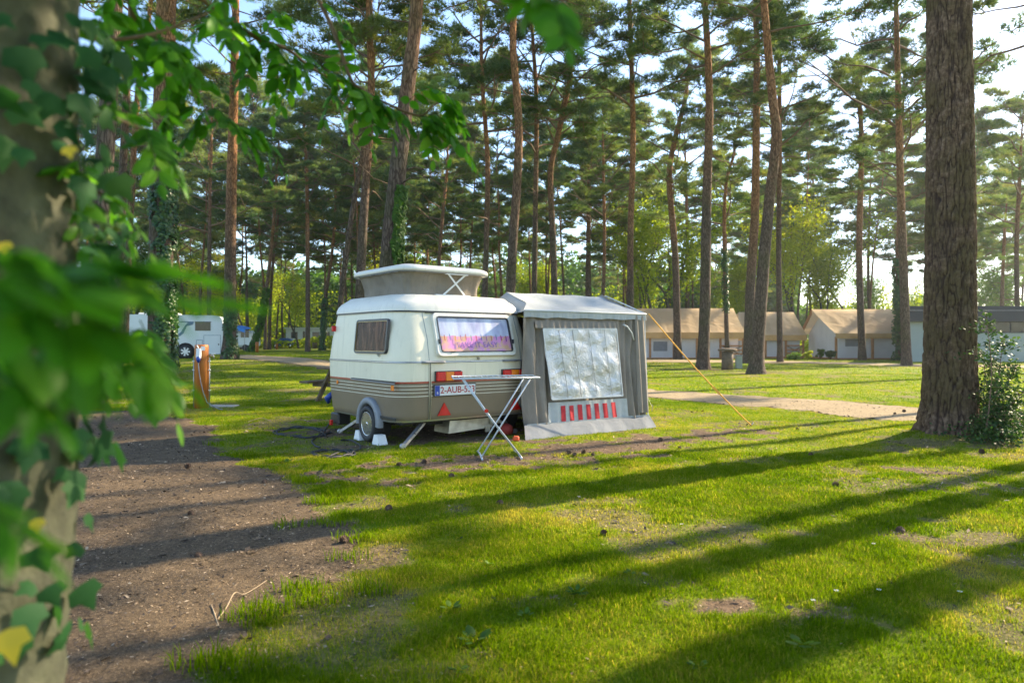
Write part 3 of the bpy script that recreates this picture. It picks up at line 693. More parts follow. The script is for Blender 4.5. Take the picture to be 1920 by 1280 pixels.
BL = [(1222, 60, 12, 0, 0, 'yellow-green beech just right of the awning end'), (1270, 64, 12, 2, 0, 'bright spring tree above the left end of the safari tents'), (1160, 92, 10, 1, 0, 'yellow-green tree low behind the awning right end'),
      (1385, 80, 10, 1, 0, 'spring-green tree behind the waste bin'), (1492, 70, 13, 0, 0, 'bright yellow-green beech behind the middle safari tent'), (1548, 72, 13, 2, 0, 'tallest glowing yellow-green beech left of the gabled tent apex'),
      (1592, 76, 11, 1, 0, 'lime-green tree above the gabled tent ridge'), (1660, 96, 10, 1, 1, 'olive tree behind the right end of the gabled tent'), (1340, 98, 11, 0, 0, 'pale lime tree between the dark guy-rope pine and the bin'),
      (1040, 82, 9, 1, 0, 'low lime tree behind the awning ridge'), (910, 80, 8, 1, 0, 'low lime tree behind the pop-up roof right end'), (760, 80, 9, 2, 0, 'lime tree behind the big leaning pine'), (650, 98, 8, 1, 1, 'dark green tree over the bungalow right end'),
      (465, 74, 8, 1, 0, 'lime tree glowing behind the motorhome rear'), (560, 84, 9, 2, 0, 'lime tree above the blue car'), (385, 78, 9, 0, 0, 'yellow-green tree behind the motorhome'), (320, 84, 9, 2, 1, 'green tree behind the motorhome front roof'),
      (250, 70, 10, 0, 1, 'green tree left of the motorhome'), (130, 60, 10, 1, 1, 'green tree at the left behind the near trunk'), (30, 64, 11, 2, 1, 'leftmost green tree beyond the near trunk'),
      (1750, 104, 10, 2, 1, 'hazy green tree behind the giant trunk'), (1850, 92, 9, 0, 1, 'green tree behind the flat building'), (1940, 84, 10, 1, 1, 'green tree at the right edge behind the flat building')]
for px, D, H, v_, c_, lab in BL:
    x = (px - 960) / F * D; root = empty('broadleaf_tree', (x, D, gzf(x, D)), random.random() * 6, lab, 'tree', 'broad-leaved trees behind the pines')
    s = H / (12, 10, 13)[v_] * random.uniform(1.25, 1.5)
    for nm, me in (('trunk', BV[v_][0]), ('crown', BV[v_][1][c_])):
        o = bpy.data.objects.new(nm, me); col.objects.link(o); o.parent = root; o.scale = (s, s, s)
# undergrowth and the distant wood that close the view (stuff)
def mass(name, n, y0, y1, hmax, size, m, lab, seed, xl=-1.1, xr=1.1, dens=None):
    r = np.random.default_rng(seed); y = r.uniform(y0, y1, n); x = r.uniform(xl, xr, n) * y
    top = hmax * (.25 + 1.1 * fbm(x * .09 + 7, y * .09, 4) ** 1.3)
    if dens: top = top * dens(x, y)
    z = gz(x, y) + top * r.random(n) ** .8; nrm = unit(r.normal(size=(n, 3)) + np.array([0, 0, .4])); a = unit(np.cross(nrm, r.normal(size=(n, 3)))); b = np.cross(nrm, a)
    s = size * (.5 + r.random((n, 1))); T_ = np.stack([x, y, z], 1)
    V = np.stack([T_ - a * s, T_ - b * s * .6, T_ + a * s, T_ + b * s * .6], 1).reshape(-1, 3); q = np.arange(n) * 4
    o = np_mesh(name, V, np.stack([q, q + 1, q + 2, q + 3], 1), M[m], attrs={'tint': np.repeat(np.clip(fbm(x * .2, y * .2 + z, 3) * 1.2 - .1 + r.normal(0, .12, n), 0, 1), 4)})
    return tag(o, lab, 'woodland', kind='stuff')
mass('distant_woodland', 190000, 128, 160, 19, .5, 'leaf_g', 'dark continuous wood closing the view behind the pines', 1, xr=.42)
mass('distant_woodland', 60000, 128, 150, 11, .38, 'leaf_g', 'low hazy wood at the horizon on the right', 4, xl=.38)
mass('undergrowth', 110000, 84, 116, 8, .2, 'leaf_y', 'sunlit spring undergrowth at the foot of the far pines', 2, xl=-.62, xr=.6, dens=lambda x, y: .25 + 1.2 * (fbm(x * .07, y * .07 + 3, 3) > .5))
mass('undergrowth', 40000, 100, 118, 4.5, .24, 'leaf_g', 'dark undergrowth behind the bungalow and caravan', 3)
# ================================================================== CARAVAN
M['cream'] = simple('cream_paint', (.82, .75, .54, 1), .3, 0, .05, 2.5, .04, 8)
M['roofw'] = simple('white_roof_paint', (.76, .77, .74, 1), .26, 0, .04, 2, .03, 6)
def paint(name, c, rough):
    t = NT(name); st = t.noise(1, 4, .6, t.coord('Object', (16, 16, 1.1))); sp_n = t.noise(3, 5, .65, t.coord())
    g_ = t.mix(t.ramp(sp_n, [(.3, (0, 0, 0)), (.7, (1, 1, 1))]), tuple(v * .93 for v in c[:3]) + (1,), tuple(min(1, v * 1.04) for v in c[:3]) + (1,))
    mk = t.mix(1, t.ramp(st, [(.54, (0, 0, 0)), (.72, (.34, .34, .34))]), t.ramp(sp_n, [(.35, (.2, .2, .2)), (.65, (1, 1, 1))]), 'MULTIPLY')
    cc = t.mix(mk, g_, tuple(v * .45 for v in (c[0], c[1] * .95, c[2] * .85)) + (1,)); rr_ = t.ramp(sp_n, [(.3, (rough - .06,) * 3), (.7, (rough + .16,) * 3)])
    return t.done(t.bsdf(cc, rr_, 0, t.bump(t.noise(5, 2, .5, t.coord()), .05, .02), .5))
M['cream'] = paint('cream_paint', (.84, .77, .58, 1), .32); M['roofw'] = paint('white_roof_paint', (.80, .76, .66, 1), .34)
M['taupe'] = simple('taupe_paint', (.215, .165, .11, 1), .30, 0, .07, 2.5, .04, 8)
M['alu'] = simple('aluminium_trim', (.55, .55, .55, 1), .28, .9, .08, 20)
M['chrome'] = simple('polished_rim', (.6, .6, .62, 1), .22, .9, .05, 10)
M['black'] = simple('black_rubber', (.018, .018, .02, 1), .6, 0, .2, 20)
M['dkplastic'] = simple('dark_plastic', (.03, .03, .032, 1), .35, 0, .1, 10)
M['greyplastic'] = simple('grey_plastic', (.22, .23, .25, 1), .45, 0, .08, 10)
M['whiteplastic'] = simple('white_plastic', (.78, .78, .76, 1), .4, 0, .05, 10)
M['stripe_w'] = simple('cream_stripe', (.74, .68, .54, 1), .35)
M['stripe_r'] = simple('red_stripe', (.42, .06, .03, 1), .35)
M['red'] = simple('red_lens', (.62, .012, .010, 1), .16, 0, .08, 30, .3, 150)
M['orange'] = simple('orange_lens', (.85, .22, .01, 1), .18, 0, .08, 30, .3, 150)
M['redplain'] = simple('red_reflector', (.60, .018, .014, 1), .25, 0, .06, 30)
M['steel'] = simple('galvanised_steel', (.42, .42, .42, 1), .42, .75, .2, 25)
M['rusty'] = simple('weathered_tank', (.36, .33, .26, 1), .38, .55, .3, 6, .3, 14)
M['blue'] = simple('blue_plastic', (.015, .05, .28, 1), .4)
M['platew'] = simple('plate_white', (.70, .71, .70, 1), .35, 0, .03)
M['platered'] = simple('plate_red_letter', (.38, .015, .02, 1), .4)
M['plateblue'] = simple('plate_blue', (.01, .05, .36, 1), .4)
M['darkvoid'] = simple('dark_underside', (.02, .018, .016, 1), .9)
def glassmat(name, tint=(.85, .9, .95, 1), refl=.25, rough=.03, ior=1.45):
    t = NT(name); a = t.n('BsdfTransparent'); a.inputs[0].default_value = tint; b = t.n('BsdfGlossy'); b.inputs['Roughness'].default_value = rough
    f = t.n('Fresnel'); f.inputs[0].default_value = ior; m_ = t.n('Math', operation='ADD'); t.l(f.outputs[0], m_.inputs[0]); m_.inputs[1].default_value = refl * .35
    gb = t.n('NewGeometry').outputs['Backfacing']; mb_ = t.n('Math', operation='SUBTRACT'); mb_.inputs[0].default_value = 1; t.l(gb, mb_.inputs[1]); mm = t.n('Math', operation='MULTIPLY'); t.l(m_.outputs[0], mm.inputs[0]); t.l(mb_.outputs[0], mm.inputs[1]); m_ = mm
    mx = t.n('MixShader'); t.l(m_.outputs[0], mx.inputs[0]); t.l(a.outputs[0], mx.inputs[1]); t.l(b.outputs[0], mx.inputs[2]); return t.done(mx.outputs[0])
M['glass'] = glassmat('window_glass', (.93, .95, .97, 1), .0); M['glassdark'] = glassmat('brown_glass', (.82, .74, .68, 1), .0, .05, 1.15)
ANG = math.atan2(.616, .788)
CX, CY = -1.41, 8.40
car = empty('caravan', (CX, CY, gzf(CX, CY)), ANG, 'small cream and taupe retro caravan with raised pop-up roof and red striped band', 'caravan')
cz = gzf(CX, CY)
CW, CL = 2.25, 2.31
RINGS = [(.30, .02, CW - .02, .03, CL - .16, .30), (.36, .005, CW - .005, .012, CL - .10, .32), (.60, 0, CW, 0, CL - .03, .33), (1.05, 0, CW, 0, CL, .33), (1.09, .002, CW - .002, .004, CL - .004, .33),
         (1.35, .02, CW - .02, .055, CL - .05, .33), (1.60, .05, CW - .05, .15, CL - .11, .33), (1.72, .065, CW - .065, .195, CL - .15, .33)]
ROOF = [(1.715, .05, CW - .05, .18, CL - .135, .34), (1.75, .055, CW - .055, .185, CL - .14, .34), (1.80, .072, CW - .072, .20, CL - .16, .34), (1.845, .105, CW - .105, .235, CL - .195, .34), (1.885, .155, CW - .155, .285, CL - .245, .34),
        (1.925, .20, CW - .20, .305, CL - .29, .34), (1.94, .30, CW - .30, .40, CL - .39, .34), (1.948, .5, CW - .5, .6, CL - .6, .3)]
def ringpar(z, tab=RINGS):
    for a, b in zip(tab, tab[1:]):
        if z <= b[0]:
            t = (z - a[0]) / (b[0] - a[0]); t = max(0, t); return [a[i] + (b[i] - a[i]) * t for i in range(1, 6)]
    return list(tab[-1][1:])
NC = 10
def ringpts(p, z, off=0, ns=6):
    """closed ring, anticlockwise from the rear-left corner: rear edge first"""
    x0, x1, y0, y1, r = p; x0 -= off; x1 += off; y0 -= off; y1 += off; r = r + off
    out = []
    for (cx, cy, a0) in ((x0 + r, y0 + r, 180), (x1 - r, y0 + r, 270), (x1 - r, y1 - r, 0), (x0 + r, y1 - r, 90)):
        for k in range(NC + 1):
            a = R(a0 + 90 * k / NC); out.append(Vector((cx + r * math.cos(a), cy + r * math.sin(a), z)))
    res = []
    for i, q in enumerate(out):
        res.append(q)
        if i % (NC + 1) == NC:
            n2 = out[(i + 1) % len(out)]
            for k in range(1, ns): res.append(q.lerp(n2, k / ns))
    return res
def loft(tab, off=0, cap_top=False, cap_bot=False, z0=None, z1=None):
    zs = [t[0] for t in tab]
    if z0 is not None:
        zs = sorted(set([z0, z1] + [z for z in zs if z0 < z < z1]))
    b = MB(); rings = [ringpts(ringpar(z, tab) if z0 is not None else list(tab[i][1:]), z, off) for i, z in enumerate(zs)]
    n = len(rings[0]); vs = [v for r_ in rings for v in r_]; fs = []
    for i in range(len(rings) - 1):
        for k in range(n): fs.append((i * n + k, i * n + (k + 1) % n, (i + 1) * n + (k + 1) % n, (i + 1) * n + k))
    if cap_top: fs.append(tuple(range((len(rings) - 1) * n, len(rings) * n)))
    if cap_bot: fs.append(tuple(range(n))[::-1])
    b.add(vs, fs, True); return b
def wx(y, z, off=0): p = ringpar(z); return Vector((p[0] - off, y, z))          # left wall
def wy(x, z, off=0): p = ringpar(z); return Vector((x, p[2] - off, z))          # rear wall
# body shells; the wheel arch is cut by leaving the lower shell open round the wheel
lowb = loft(RINGS, 0, z0=.30, z1=1.05)
WY, WZ, WR = .74, .235, .235
cut = []
body = lowb
def side_panel_with_arch(x_at, sgn):
    pass
zz = [.30, .345, .36, .39, .43, .47, .50, .53, .60, .68, .80, .92, 1.05]
b = MB(); rings = [ringpts(ringpar(z), z, 0, 26) for z in zz]; n = len(rings[0]); vs = [v for r_ in rings for v in r_]; fs = []
def in_arch(v): return (abs(v.x) < .1 or abs(v.x - CW) < .1) and math.hypot(v.y - WY, (v.z - WZ)) < .30
for i in range(len(rings) - 1):
    for k in range(n):
        q = (i * n + k, i * n + (k + 1) % n, (i + 1) * n + (k + 1) % n, (i + 1) * n + k)
        if sum(in_arch(vs[j]) for j in q) >= 3: continue
        fs.append(q)
b.add(vs, fs, True); b.build('lower_body', M['taupe'], car)
uw = loft(RINGS, 0, z0=1.05, z1=1.72).build('upper_body', M['cream'], car)
loft(RINGS, .0035, z0=.800, z1=1.046).build('cream_band', M['cream'], car)
fl = MB(); fl.box((.1, .1, .27), (CW - .1, CL - .3, .30)); fl.build('floor', M['darkvoid'], car)
rf = loft(ROOF, .012, True).build('roof', M['roofw'], car)
loft(RINGS, .010, z0=1.040, z1=1.064).build('waist_trim', M['greyplastic'], car)
loft(RINGS, .016, z0=1.050, z1=1.055).build('waist_trim_insert', M['alu'], car)
loft(RINGS, .018, z0=1.694, z1=1.712).build('gutter', M['dkplastic'], car)
loft([(1.712,) + RINGS[-1][1:], (1.722,) + RINGS[-1][1:]], .026).build('gutter_rail', M['alu'], car)
# stripes: ribbon on the panel, sloping line pattern kept level
for zc, th, m in ((.797, .022, 'stripe_r'), (.755, .009, 'stripe_w'), (.712, .009, 'stripe_w'), (.668, .009, 'stripe_w'), (.622, .009, 'stripe_w')):
    o = loft(RINGS, .005, z0=zc - th / 2, z1=zc + th / 2).build('stripe', M[m], car)
loft(RINGS, .008, z0=.298, z1=.318).build('bottom_trim', M['alu'], car)
# hide the bottom trim at the wheel by the arch fender
for sx in (0, 1):
    X = 0 if sx == 0 else CW; sg = -1 if sx == 0 else 1
    b = MB(); n = 22; vs = []; fs = []
    for k in range(n + 1):
        a = R(-8 + 196 * k / n)
        for (r_, o) in ((.245, -.05), (.245, .045), (.262, .058), (.315, .052), (.33, .035), (.33, -.02)):
            vs.append((X + sg * o, WY + r_ * math.cos(a), WZ + .02 + r_ * math.sin(a)))
    for k in range(n):
        for j in range(5): fs.append((k * 6 + j, k * 6 + j + 1, (k + 1) * 6 + j + 1, (k + 1) * 6 + j))
    b.add(vs, fs, True); b.build('wheel_arch', M['greyplastic'], car)
    b = MB(); b.disc((X + sg * .012, WY, WZ + .02), (-sg, 0, 0), [(0, .24), (.20, .24), (.20, .0)], 28); b.build('wheel_well', M['darkvoid'], car)
    # wheel
    wh = bpy.data.objects.new('wheel', None); col.objects.link(wh); wh.parent = car; wh.location = (X + sg * .02, WY, WZ)
    b = MB(); W2 = .085
    b.disc((0, 0, 0), (sg, 0, 0), [(-.12, .15), (-.12, .20), (-.10, .228), (-.07, .235), (-.02, .236), (.02, .235), (.035, .226), (.042, .20), (.040, .165), (.02, .155)], 36)
    b.build('tyre', M['black'], wh)
    b = MB(); b.disc((0, 0, 0), (sg, 0, 0), [(.030, .160), (.036, .156), (.030, .146), (.008, .138), (.002, .118), (.018, .095), (.024, .072), (.006, .055), (.004, .03), (.03, .028), (.034, .02), (.034, 0.0)], 36); b.build('rim', M['chrome'], wh)
    b = MB()
    for k in range(8):
        a = k * math.pi / 4; b.disc((sg * .012, .084 * math.cos(a), .084 * math.sin(a)), (sg, 0, 0), [(.006, .012), (.013, .012), (.014, 0)], 8)
    b.build('rim_hole', M['dkplastic'], wh)
# vertical trims on the rear face
for x in (.46, 1.94):
    b = MB(); pts = [wy(x, z, .008) for z in (.32, .45, .6, .8, 1.04)]
    for p, q in zip(pts, pts[1:]): b.bar(p, q, .028, .02, up=(0, 1, 0))
    b.build('rear_trim', M['alu'], car)
    b = MB()
    for p, q in zip(pts, pts[1:]): b.bar(p - Vector((0, .012, 0)), q - Vector((0, .012, 0)), .008, .004, up=(0, 1, 0))
    b.build('rear_trim_insert', M['dkplastic'], car)
b = MB(); pts = [wy(.47 + .02 * k, 1.06 + .162 * k, .004) for k in range(5)]
b.build('seam', M['dkplastic'], car) if False else None
# helper for curved wall panels (rounded rectangle on the rear wall or left wall)
def rrect(w_, h_, r, n=6):
    out = []
    for cx, cy, a0 in ((w_ / 2 - r, h_ / 2 - r, 0), (-w_ / 2 + r, h_ / 2 - r, 90), (-w_ / 2 + r, -h_ / 2 + r, 180), (w_ / 2 - r, -h_ / 2 + r, 270)):
        for k in range(n + 1): a = R(a0 + 90 * k / n); out.append((cx + r * math.cos(a), cy + r * math.sin(a)))
    return out
def frame_on(O, ex, ez, nrm, w_, h_, r, th, d0, d1, name, mat, parent, lip=0):
    """rounded ring of width th between offsets d0 and d1 along nrm"""
    a = rrect(w_, h_, r); c = rrect(w_ - 2 * th, h_ - 2 * th, max(.004, r - th)); n = len(a); vs = []
    for (p, d) in ((a, d0), (a, d1 - lip), (rrect(w_ - lip, h_ - lip, r), d1), (c, d1), (c, d0)):
        for (x, z) in p: vs.append(O + ex * x + ez * z + nrm * d)
    fs = [(j * n + k, j * n + (k + 1) % n, (j + 1) * n + (k + 1) % n, (j + 1) * n + k) for j in range(4) for k in range(n)]
    b = MB(); b.add(vs, fs, False); return b.build(name, mat, parent)
def plate_on(O, ex, ez, nrm, w_, h_, r, d0, d1, name, mat, parent):
    b = MB(); b.poly([O + ex * x + ez * z + nrm * d0 for x, z in rrect(w_, h_, r)], d1 - d0, nrm); return b.build(name, mat, parent)
# rear window
zt, zb_ = 1.672, 1.108; xc = 1.20; WWd = 1.27
A = wy(xc, zb_); B_ = wy(xc, zt); ez = (B_ - A).normalized(); ex = Vector((1, 0, 0)); nrm = ex.cross(ez).normalized(); O = (A + B_) / 2 + nrm * .036; hh = (B_ - A).length
rw = frame_on(O, ex, ez, nrm, WWd, hh, .06, .055, -.05, .030, 'rear_window', M['roofw'], car, .008)
frame_on(O, ex, ez, nrm, WWd - .10, hh - .10, .045, .012, .012, .040, 'seal', M['dkplastic'], rw)
plate_on(O, ex, ez, nrm, WWd - .11, hh - .11, .04, .026, .030, 'pane', M['glass'], rw)
t = NT('window_blind'); uv = t.coord('Object'); sp = t.n('SeparateXYZ'); t.l(uv, sp.inputs[0])
def band(lo, hi):
    m1 = t.n('Math', operation='GREATER_THAN'); t.l(sp.outputs[2], m1.inputs[0]); m1.inputs[1].default_value = lo
    m2 = t.n('Math', operation='LESS_THAN'); t.l(sp.outputs[2], m2.inputs[0]); m2.inputs[1].default_value = hi
    m3 = t.n('Math', operation='MULTIPLY'); t.l(m1.outputs[0], m3.inputs[0]); t.l(m2.outputs[0], m3.inputs[1]); return m3.outputs[0]
fold = t.noise(2.2, 3, .5, t.coord('Object', (3, 3, .6)))
c = t.ramp(fold, [(.3, hx('a79fc4')), (.6, hx('f0edf8'))])
pk = t.ramp(t.noise(4, 2, .5, uv), [(.38, hx('f79ad0')), (.5, hx('f8c088')), (.56, hx('f79ad0'))])
edge = t.n('Math', operation='MULTIPLY_ADD'); t.l(fold, edge.inputs[0]); edge.inputs[1].default_value = .06; edge.inputs[2].default_value = -.045
lt = t.n('Math', operation='LESS_THAN'); t.l(sp.outputs[2], lt.inputs[0]); t.l(edge.outputs[0], lt.inputs[1])
c = t.mix(lt.outputs[0], c, pk)
M['blind'] = t.done(t.bsdf(c, .8))
bl = MB(); vs = []; nX, nZ = 40, 10
for j in range(nZ + 1):
    for i in range(nX + 1):
        x = -(WWd - .13) / 2 + (WWd - .13) * i / nX; z = -(hh - .13) / 2 + (hh - .13) * j / nZ; vs.append(ex * x + ez * z + nrm * (.010 + .0015 * math.sin(x * 34 + .8 * math.sin(z * 9)) + .0008 * math.sin(x * 71)))
bl.add(vs, [(j * (nX + 1) + i, j * (nX + 1) + i + 1, (j + 1) * (nX + 1) + i + 1, (j + 1) * (nX + 1) + i) for j in range(nZ) for i in range(nX)], True)
bo = bl.build('blind', M['blind'], rw); bo.location = O
PEN = ['c03028', '3a8a9a', 'd8a020', '9a3a8a', 'c04848', '4a9a5a', 'd04030', '3a6ab0', 'b84aa0', 'd86a30', '4a8a8a', 'c03a58', '8a3a9a']
for k, cc in enumerate(PEN):
    b = MB(); x = -.50 + k * .0835; z0 = -.055 + .01 * math.sin(k * 2); b.add([O + ex * (x + dx) + ez * z + nrm * .0225 for dx, z in ((-.006, z0 - .03), (.006, z0 - .03), (.006, z0 + .035), (0, z0 + .06), (-.006, z0 + .035))], [(0, 1, 2, 3, 4)])
    mname = 'pencil_' + cc
    if mname not in M: M[mname] = simple(mname, hx(cc), .8)
    b.build('pencil_print', M[mname], rw)
def text(s, size, mat, parent, O_, ex_, ez_, nrm_, ext=.002, name='lettering', align='CENTER', spacing=1.0, off=0):
    cu = bpy.data.curves.new(name, 'FONT'); cu.body = s; cu.size = size; cu.extrude = ext; cu.align_x = align; cu.align_y = 'CENTER'; cu.space_character = spacing; cu.offset = off
    cu.materials.append(mat); o = bpy.data.objects.new(name, cu); col.objects.link(o); o.parent = parent
    bpy.context.view_layer.update(); me = bpy.data.meshes.new_from_object(o.evaluated_get(bpy.context.evaluated_depsgraph_get())); bpy.data.objects.remove(o)
    me.materials.clear(); me.materials.append(mat); o = bpy.data.objects.new(name, me); col.objects.link(o); o.parent = parent
    mt = Matrix((ex_, ez_, nrm_)).transposed().to_4x4(); mt.translation = O_; o.matrix_basis = mt; return o
M['ltr'] = simple('blind_lettering', hx('a070b0'), .8)
text('TAKE IT EASY', .105, M['ltr'], rw, O + ez * -.145 + nrm * .022, ex, ez, nrm, .0008, spacing=1.08)
for x in (-.42, .42):
    b = MB(); q = O + ex * x + ez * -(hh / 2 - .055) + nrm * .035; b.box((-.025, -.012, -.008), (.025, .012, .008), Matrix.Translation(q)); b.build('catch', M['dkplastic'], rw)
for x in (-.60, .60):
    b = MB(); q = O + ex * x + ez * -.10 + nrm * .04; b.box((-.008, -.012, -.03), (.008, .012, .03), Matrix.Translation(q)); b.build('stay', M['dkplastic'], rw)
b = MB(); b.bar(wy(.50, 1.695, .02), wy(1.80, 1.695, .02), .02, .022, up=(0, 1, 0)); b.build('window_rail', M['dkplastic'], car)
# side window on the left wall
ys, ye = .52, 1.40; zt, zb_ = 1.585, 1.185
def sidey(px, z):                              # sight line to the left wall (used once, for the sizes above)
    lo, hi = 0, CL
    for _ in range(40):
        m_ = (lo + hi) / 2; v = wx(m_, z); X = CX + v.x * math.cos(ANG) - v.y * math.sin(ANG); Y = CY + v.x * math.sin(ANG) + v.y * math.cos(ANG)
        if 960 + X / Y * F > px: lo = m_
        else: hi = m_
    return lo
ys, ye = sidey(729, 1.4), sidey(669, 1.4)
A = wx((ys + ye) / 2, 1.155); B_ = wx((ys + ye) / 2, 1.605); ez = (B_ - A).normalized(); ex = Vector((0, -1, 0)); nrm = ex.cross(ez).normalized(); O = (A + B_) / 2; hh = (B_ - A).length; ww = ye - ys
if nrm.x > 0: nrm = -nrm
O = O + nrm * .010
sw = frame_on(O, ex, ez, nrm, ww, hh, .055, .028, -.014, .022, 'side_window', M['dkplastic'], car, .004)
frame_on(O, ex, ez, nrm, ww - .05, hh - .05, .04, .008, .010, .018, 'inner_trim', simple('brass_trim', (.5, .36, .14, 1), .35, .6), sw)
plate_on(O, ex, ez, nrm, ww - .05, hh - .05, .04, .010, .013, 'pane', M['glassdark'], sw)
t = NT('brown_curtain'); c = t.ramp(t.noise(2.6, 3, .55, t.coord('Object', (1, 3, .8)), 1.2), [(.36, (.035, .012, .007)), (.50, (.11, .042, .024)), (.64, (.40, .26, .18))]); M['curtain'] = t.done(t.bsdf(c, .35, 0, t.bump(t.noise(4, 3, .6, t.coord('Object', (1, 6, 1))), 1, .05)))  # light and dark streaks paint the cloth's sheen into the brown
plate_on(O, ex, ez, nrm, ww - .05, hh - .05, .04, .002, .006, 'curtain', M['curtain'], sw)
# round vent
O = wx(.50, 1.165, .004); b = MB(); b.disc(O, (-1, 0, 0), [(0, .052), (.006, .052), (.008, .045), (.004, .043), (.004, 0)], 24); vt = b.build('vent', M['cream'], car)
for k in range(-3, 4):
    b = MB(); wv = math.sqrt(.043 ** 2 - (k * .0115) ** 2) * .95; b.bar(O + Vector((-.008, -wv, k * .0115)), O + Vector((-.008, wv, k * .0115)), .005, .006); b.build('vent_slot', M['dkplastic'], vt)
# tail lights, plate, reflectors
def rearx(px, z):
    lo, hi = 0, CW
    for _ in range(40):
        m_ = (lo + hi) / 2; v = wy(m_, z); X = CX + v.x * math.cos(ANG) - v.y * math.sin(ANG); Y = CY + v.x * math.sin(ANG) + v.y * math.cos(ANG)
        if 960 + X / Y * F < px: lo = m_
        else: hi = m_
    return lo
for (xa, xb) in ((rearx(814, .93), rearx(863, .93)), (rearx(939, .93), rearx(982, .93))):
    y = wy(1, .93).y; tl = MB().box((xa, y - .03, .798), (xb, y - .004, .935), bev=.006).build('tail_light', M['dkplastic'], car)
    w3 = (xb - xa - .016) / 3
    for k, m in enumerate(('red', 'orange', 'red')):
        MB().box((xa + .008 + k * w3 + .001, y - .075, .808), (xa + .008 + (k + 1) * w3 - .001, y - .028, .925), bev=.008).build('lens', M[m], tl)
xa, xb = rearx(813, .80), rearx(889, .80); y = wy(1, .78).y
pl = MB().box((xa - .012, y - .026, .610), (xb + .012, y - .008, .762), bev=.004).build('number_plate', M['dkplastic'], car)
MB().box((xa, y - .032, .620), (xb, y - .0265, .752), bev=.003).build('plate_face', M['platew'], pl)
MB().box((xa + .002, y - .0350, .622), (xa + .072, y - .0325, .750)).build('country_band', M['plateblue'], pl)
ex, ez, nrm = Vector((1, 0, 0)), Vector((0, 0, 1)), Vector((0, -1, 0))
_t = text('2-AUB-533', .118, M['platered'], pl, Vector(((xa + xb) / 2 + .036, y - .033, .686)), ex, ez, nrm, .0015, spacing=1.0, off=.0012)
_w = max(v.co.x for v in _t.data.vertices) - min(v.co.x for v in _t.data.vertices)
_s = (xb - xa - .10) / max(_w, .01); mt = Matrix((ex * _s, ez, nrm)).transposed().to_4x4(); mt.translation = Vector(((xa + xb) / 2 + .036, y - .033, .686)); _t.matrix_basis = mt
text('B', .045, M['platew'], pl, Vector((xa + .037, y - .0362, .655)), ex, ez, nrm, .001)
for px in (832, 965):
    x = rearx(px, .45); y = wy(x, .45).y; h_ = .165
    rr_ = MB().poly([(x - .10, y - .006, .362), (x + .10, y - .006, .362), (x + .0, y - .006, .362 + h_)], .012, (0, -1, 0)).build('reflector', M['redplain'], car)
    MB().poly([(x - .07, y - .0185, .378), (x + .07, y - .0185, .378), (x + .0, y - .0185, .378 + h_ * .72)], .003, (0, -1, 0)).build('reflector_lens', M['red'], rr_)
for (py_, s_) in ((sidey(737, .72), .030), (sidey(634, .72), .022)):
    v = wx(py_, .735, 0); sm_ = MB().box((v.x - .02, v.y - s_, v.z - s_ * 1.1), (v.x - .003, v.y + s_, v.z + s_ * 1.1), bev=.004).build('side_marker', M['orange'], car)
v = wx(sidey(629, 1.5), 1.46, 0); MB().box((v.x - .05, v.y - .02, 1.46), (v.x + .01, v.y + .02, 1.54), bev=.006).build('side_lamp', M['red'], car)
# rails, handles, hatch on the side
p0, p1 = sidey(742, .8), sidey(660, .8)
MB().box((-.012, p0, .800), (-.004, p1, .818)).build('rail', M['dkplastic'], car)
MB().bar(wx(p0, .79, .02), wx(p1, .80, .02), .014, .014).build('drain_bar', M['greyplastic'], car)
MB().box((-.016, sidey(752, .33) + .02, .333), (-.003, sidey(716, .33), .366), bev=.003).build('step_strip', M['dkplastic'], car)
for xx in (.36, .62):
    pass
hb = MB(); hb.tube([wy(.34 + .03 * k, 1.052, .03) if k else wy(.34, 1.05, .0) for k in range(12)], .016, 8); hb.build('grab_handle', M['greyplastic'], car)
hb = MB(); hb.tube([wy(1.62 + .03 * k, 1.052, .03) if k else wy(1.62, 1.05, .0) for k in range(9)], .016, 8); hb.build('grab_handle', M['greyplastic'], car)
# pop-up roof
def lift(tab, off=0): return tab
PX0, PX1, PY0, PY1 = .36, CW - .66, .44, CL - .52
cv = []
ct = NT('popup_canvas'); c = ct.ramp(ct.noise(3, 4, .6, ct.coord()), [(.3, (.19, .16, .125)), (.7, (.28, .24, .19))]); M['popcanvas'] = ct.done(ct.bsdf(c, .85, 0, ct.bump(ct.noise(7, 4, .6, ct.coord('Object', (1, 1, .35)), .8), .9, .04), .2))
b = MB(); rings = []
for j in range(9):
    t_ = j / 8; z = 1.935 + (2.255 - 1.935) * t_; o = -.01 + .09 * t_ - .035 * math.sin(math.pi * t_)
    rings.append([v + Vector((math.sin(k * 1.7) * .010 + math.sin(k * .9 + j) * .006, math.cos(k * 1.3) * .010, 0)) for k, v in enumerate(ringpts((PX0, PX1, PY0, PY1, .16), z, o, 14))])
n = len(rings[0]); vs = [v for r_ in rings for v in r_]
b.add(vs, [(i * n + k, i * n + (k + 1) % n, (i + 1) * n + (k + 1) % n, (i + 1) * n + k) for i in range(8) for k in range(n)], True)
pop = b.build('pop_up_canvas', M['popcanvas'], car)
LID = [(2.235, .0, .015), (2.25, .03, 0), (2.275, .035, 0), (2.30, .02, 0), (2.325, -.03, 0), (2.340, -.10, 0), (2.348, -.22, 0)]
rings = [ringpts((PX0 - .10, PX1 + .10, PY0 - .10, PY1 + .10, .22), z, o, 6) for z, o, _ in LID]; n = len(rings[0]); b = MB()
b.add([v for r_ in rings for v in r_], [(i * n + k, i * n + (k + 1) % n, (i + 1) * n + (k + 1) % n, (i + 1) * n + k) for i in range(len(LID) - 1) for k in range(n)] + [tuple(range(n * (len(LID) - 1), n * len(LID)))] + [tuple(range(n))[::-1]], True)
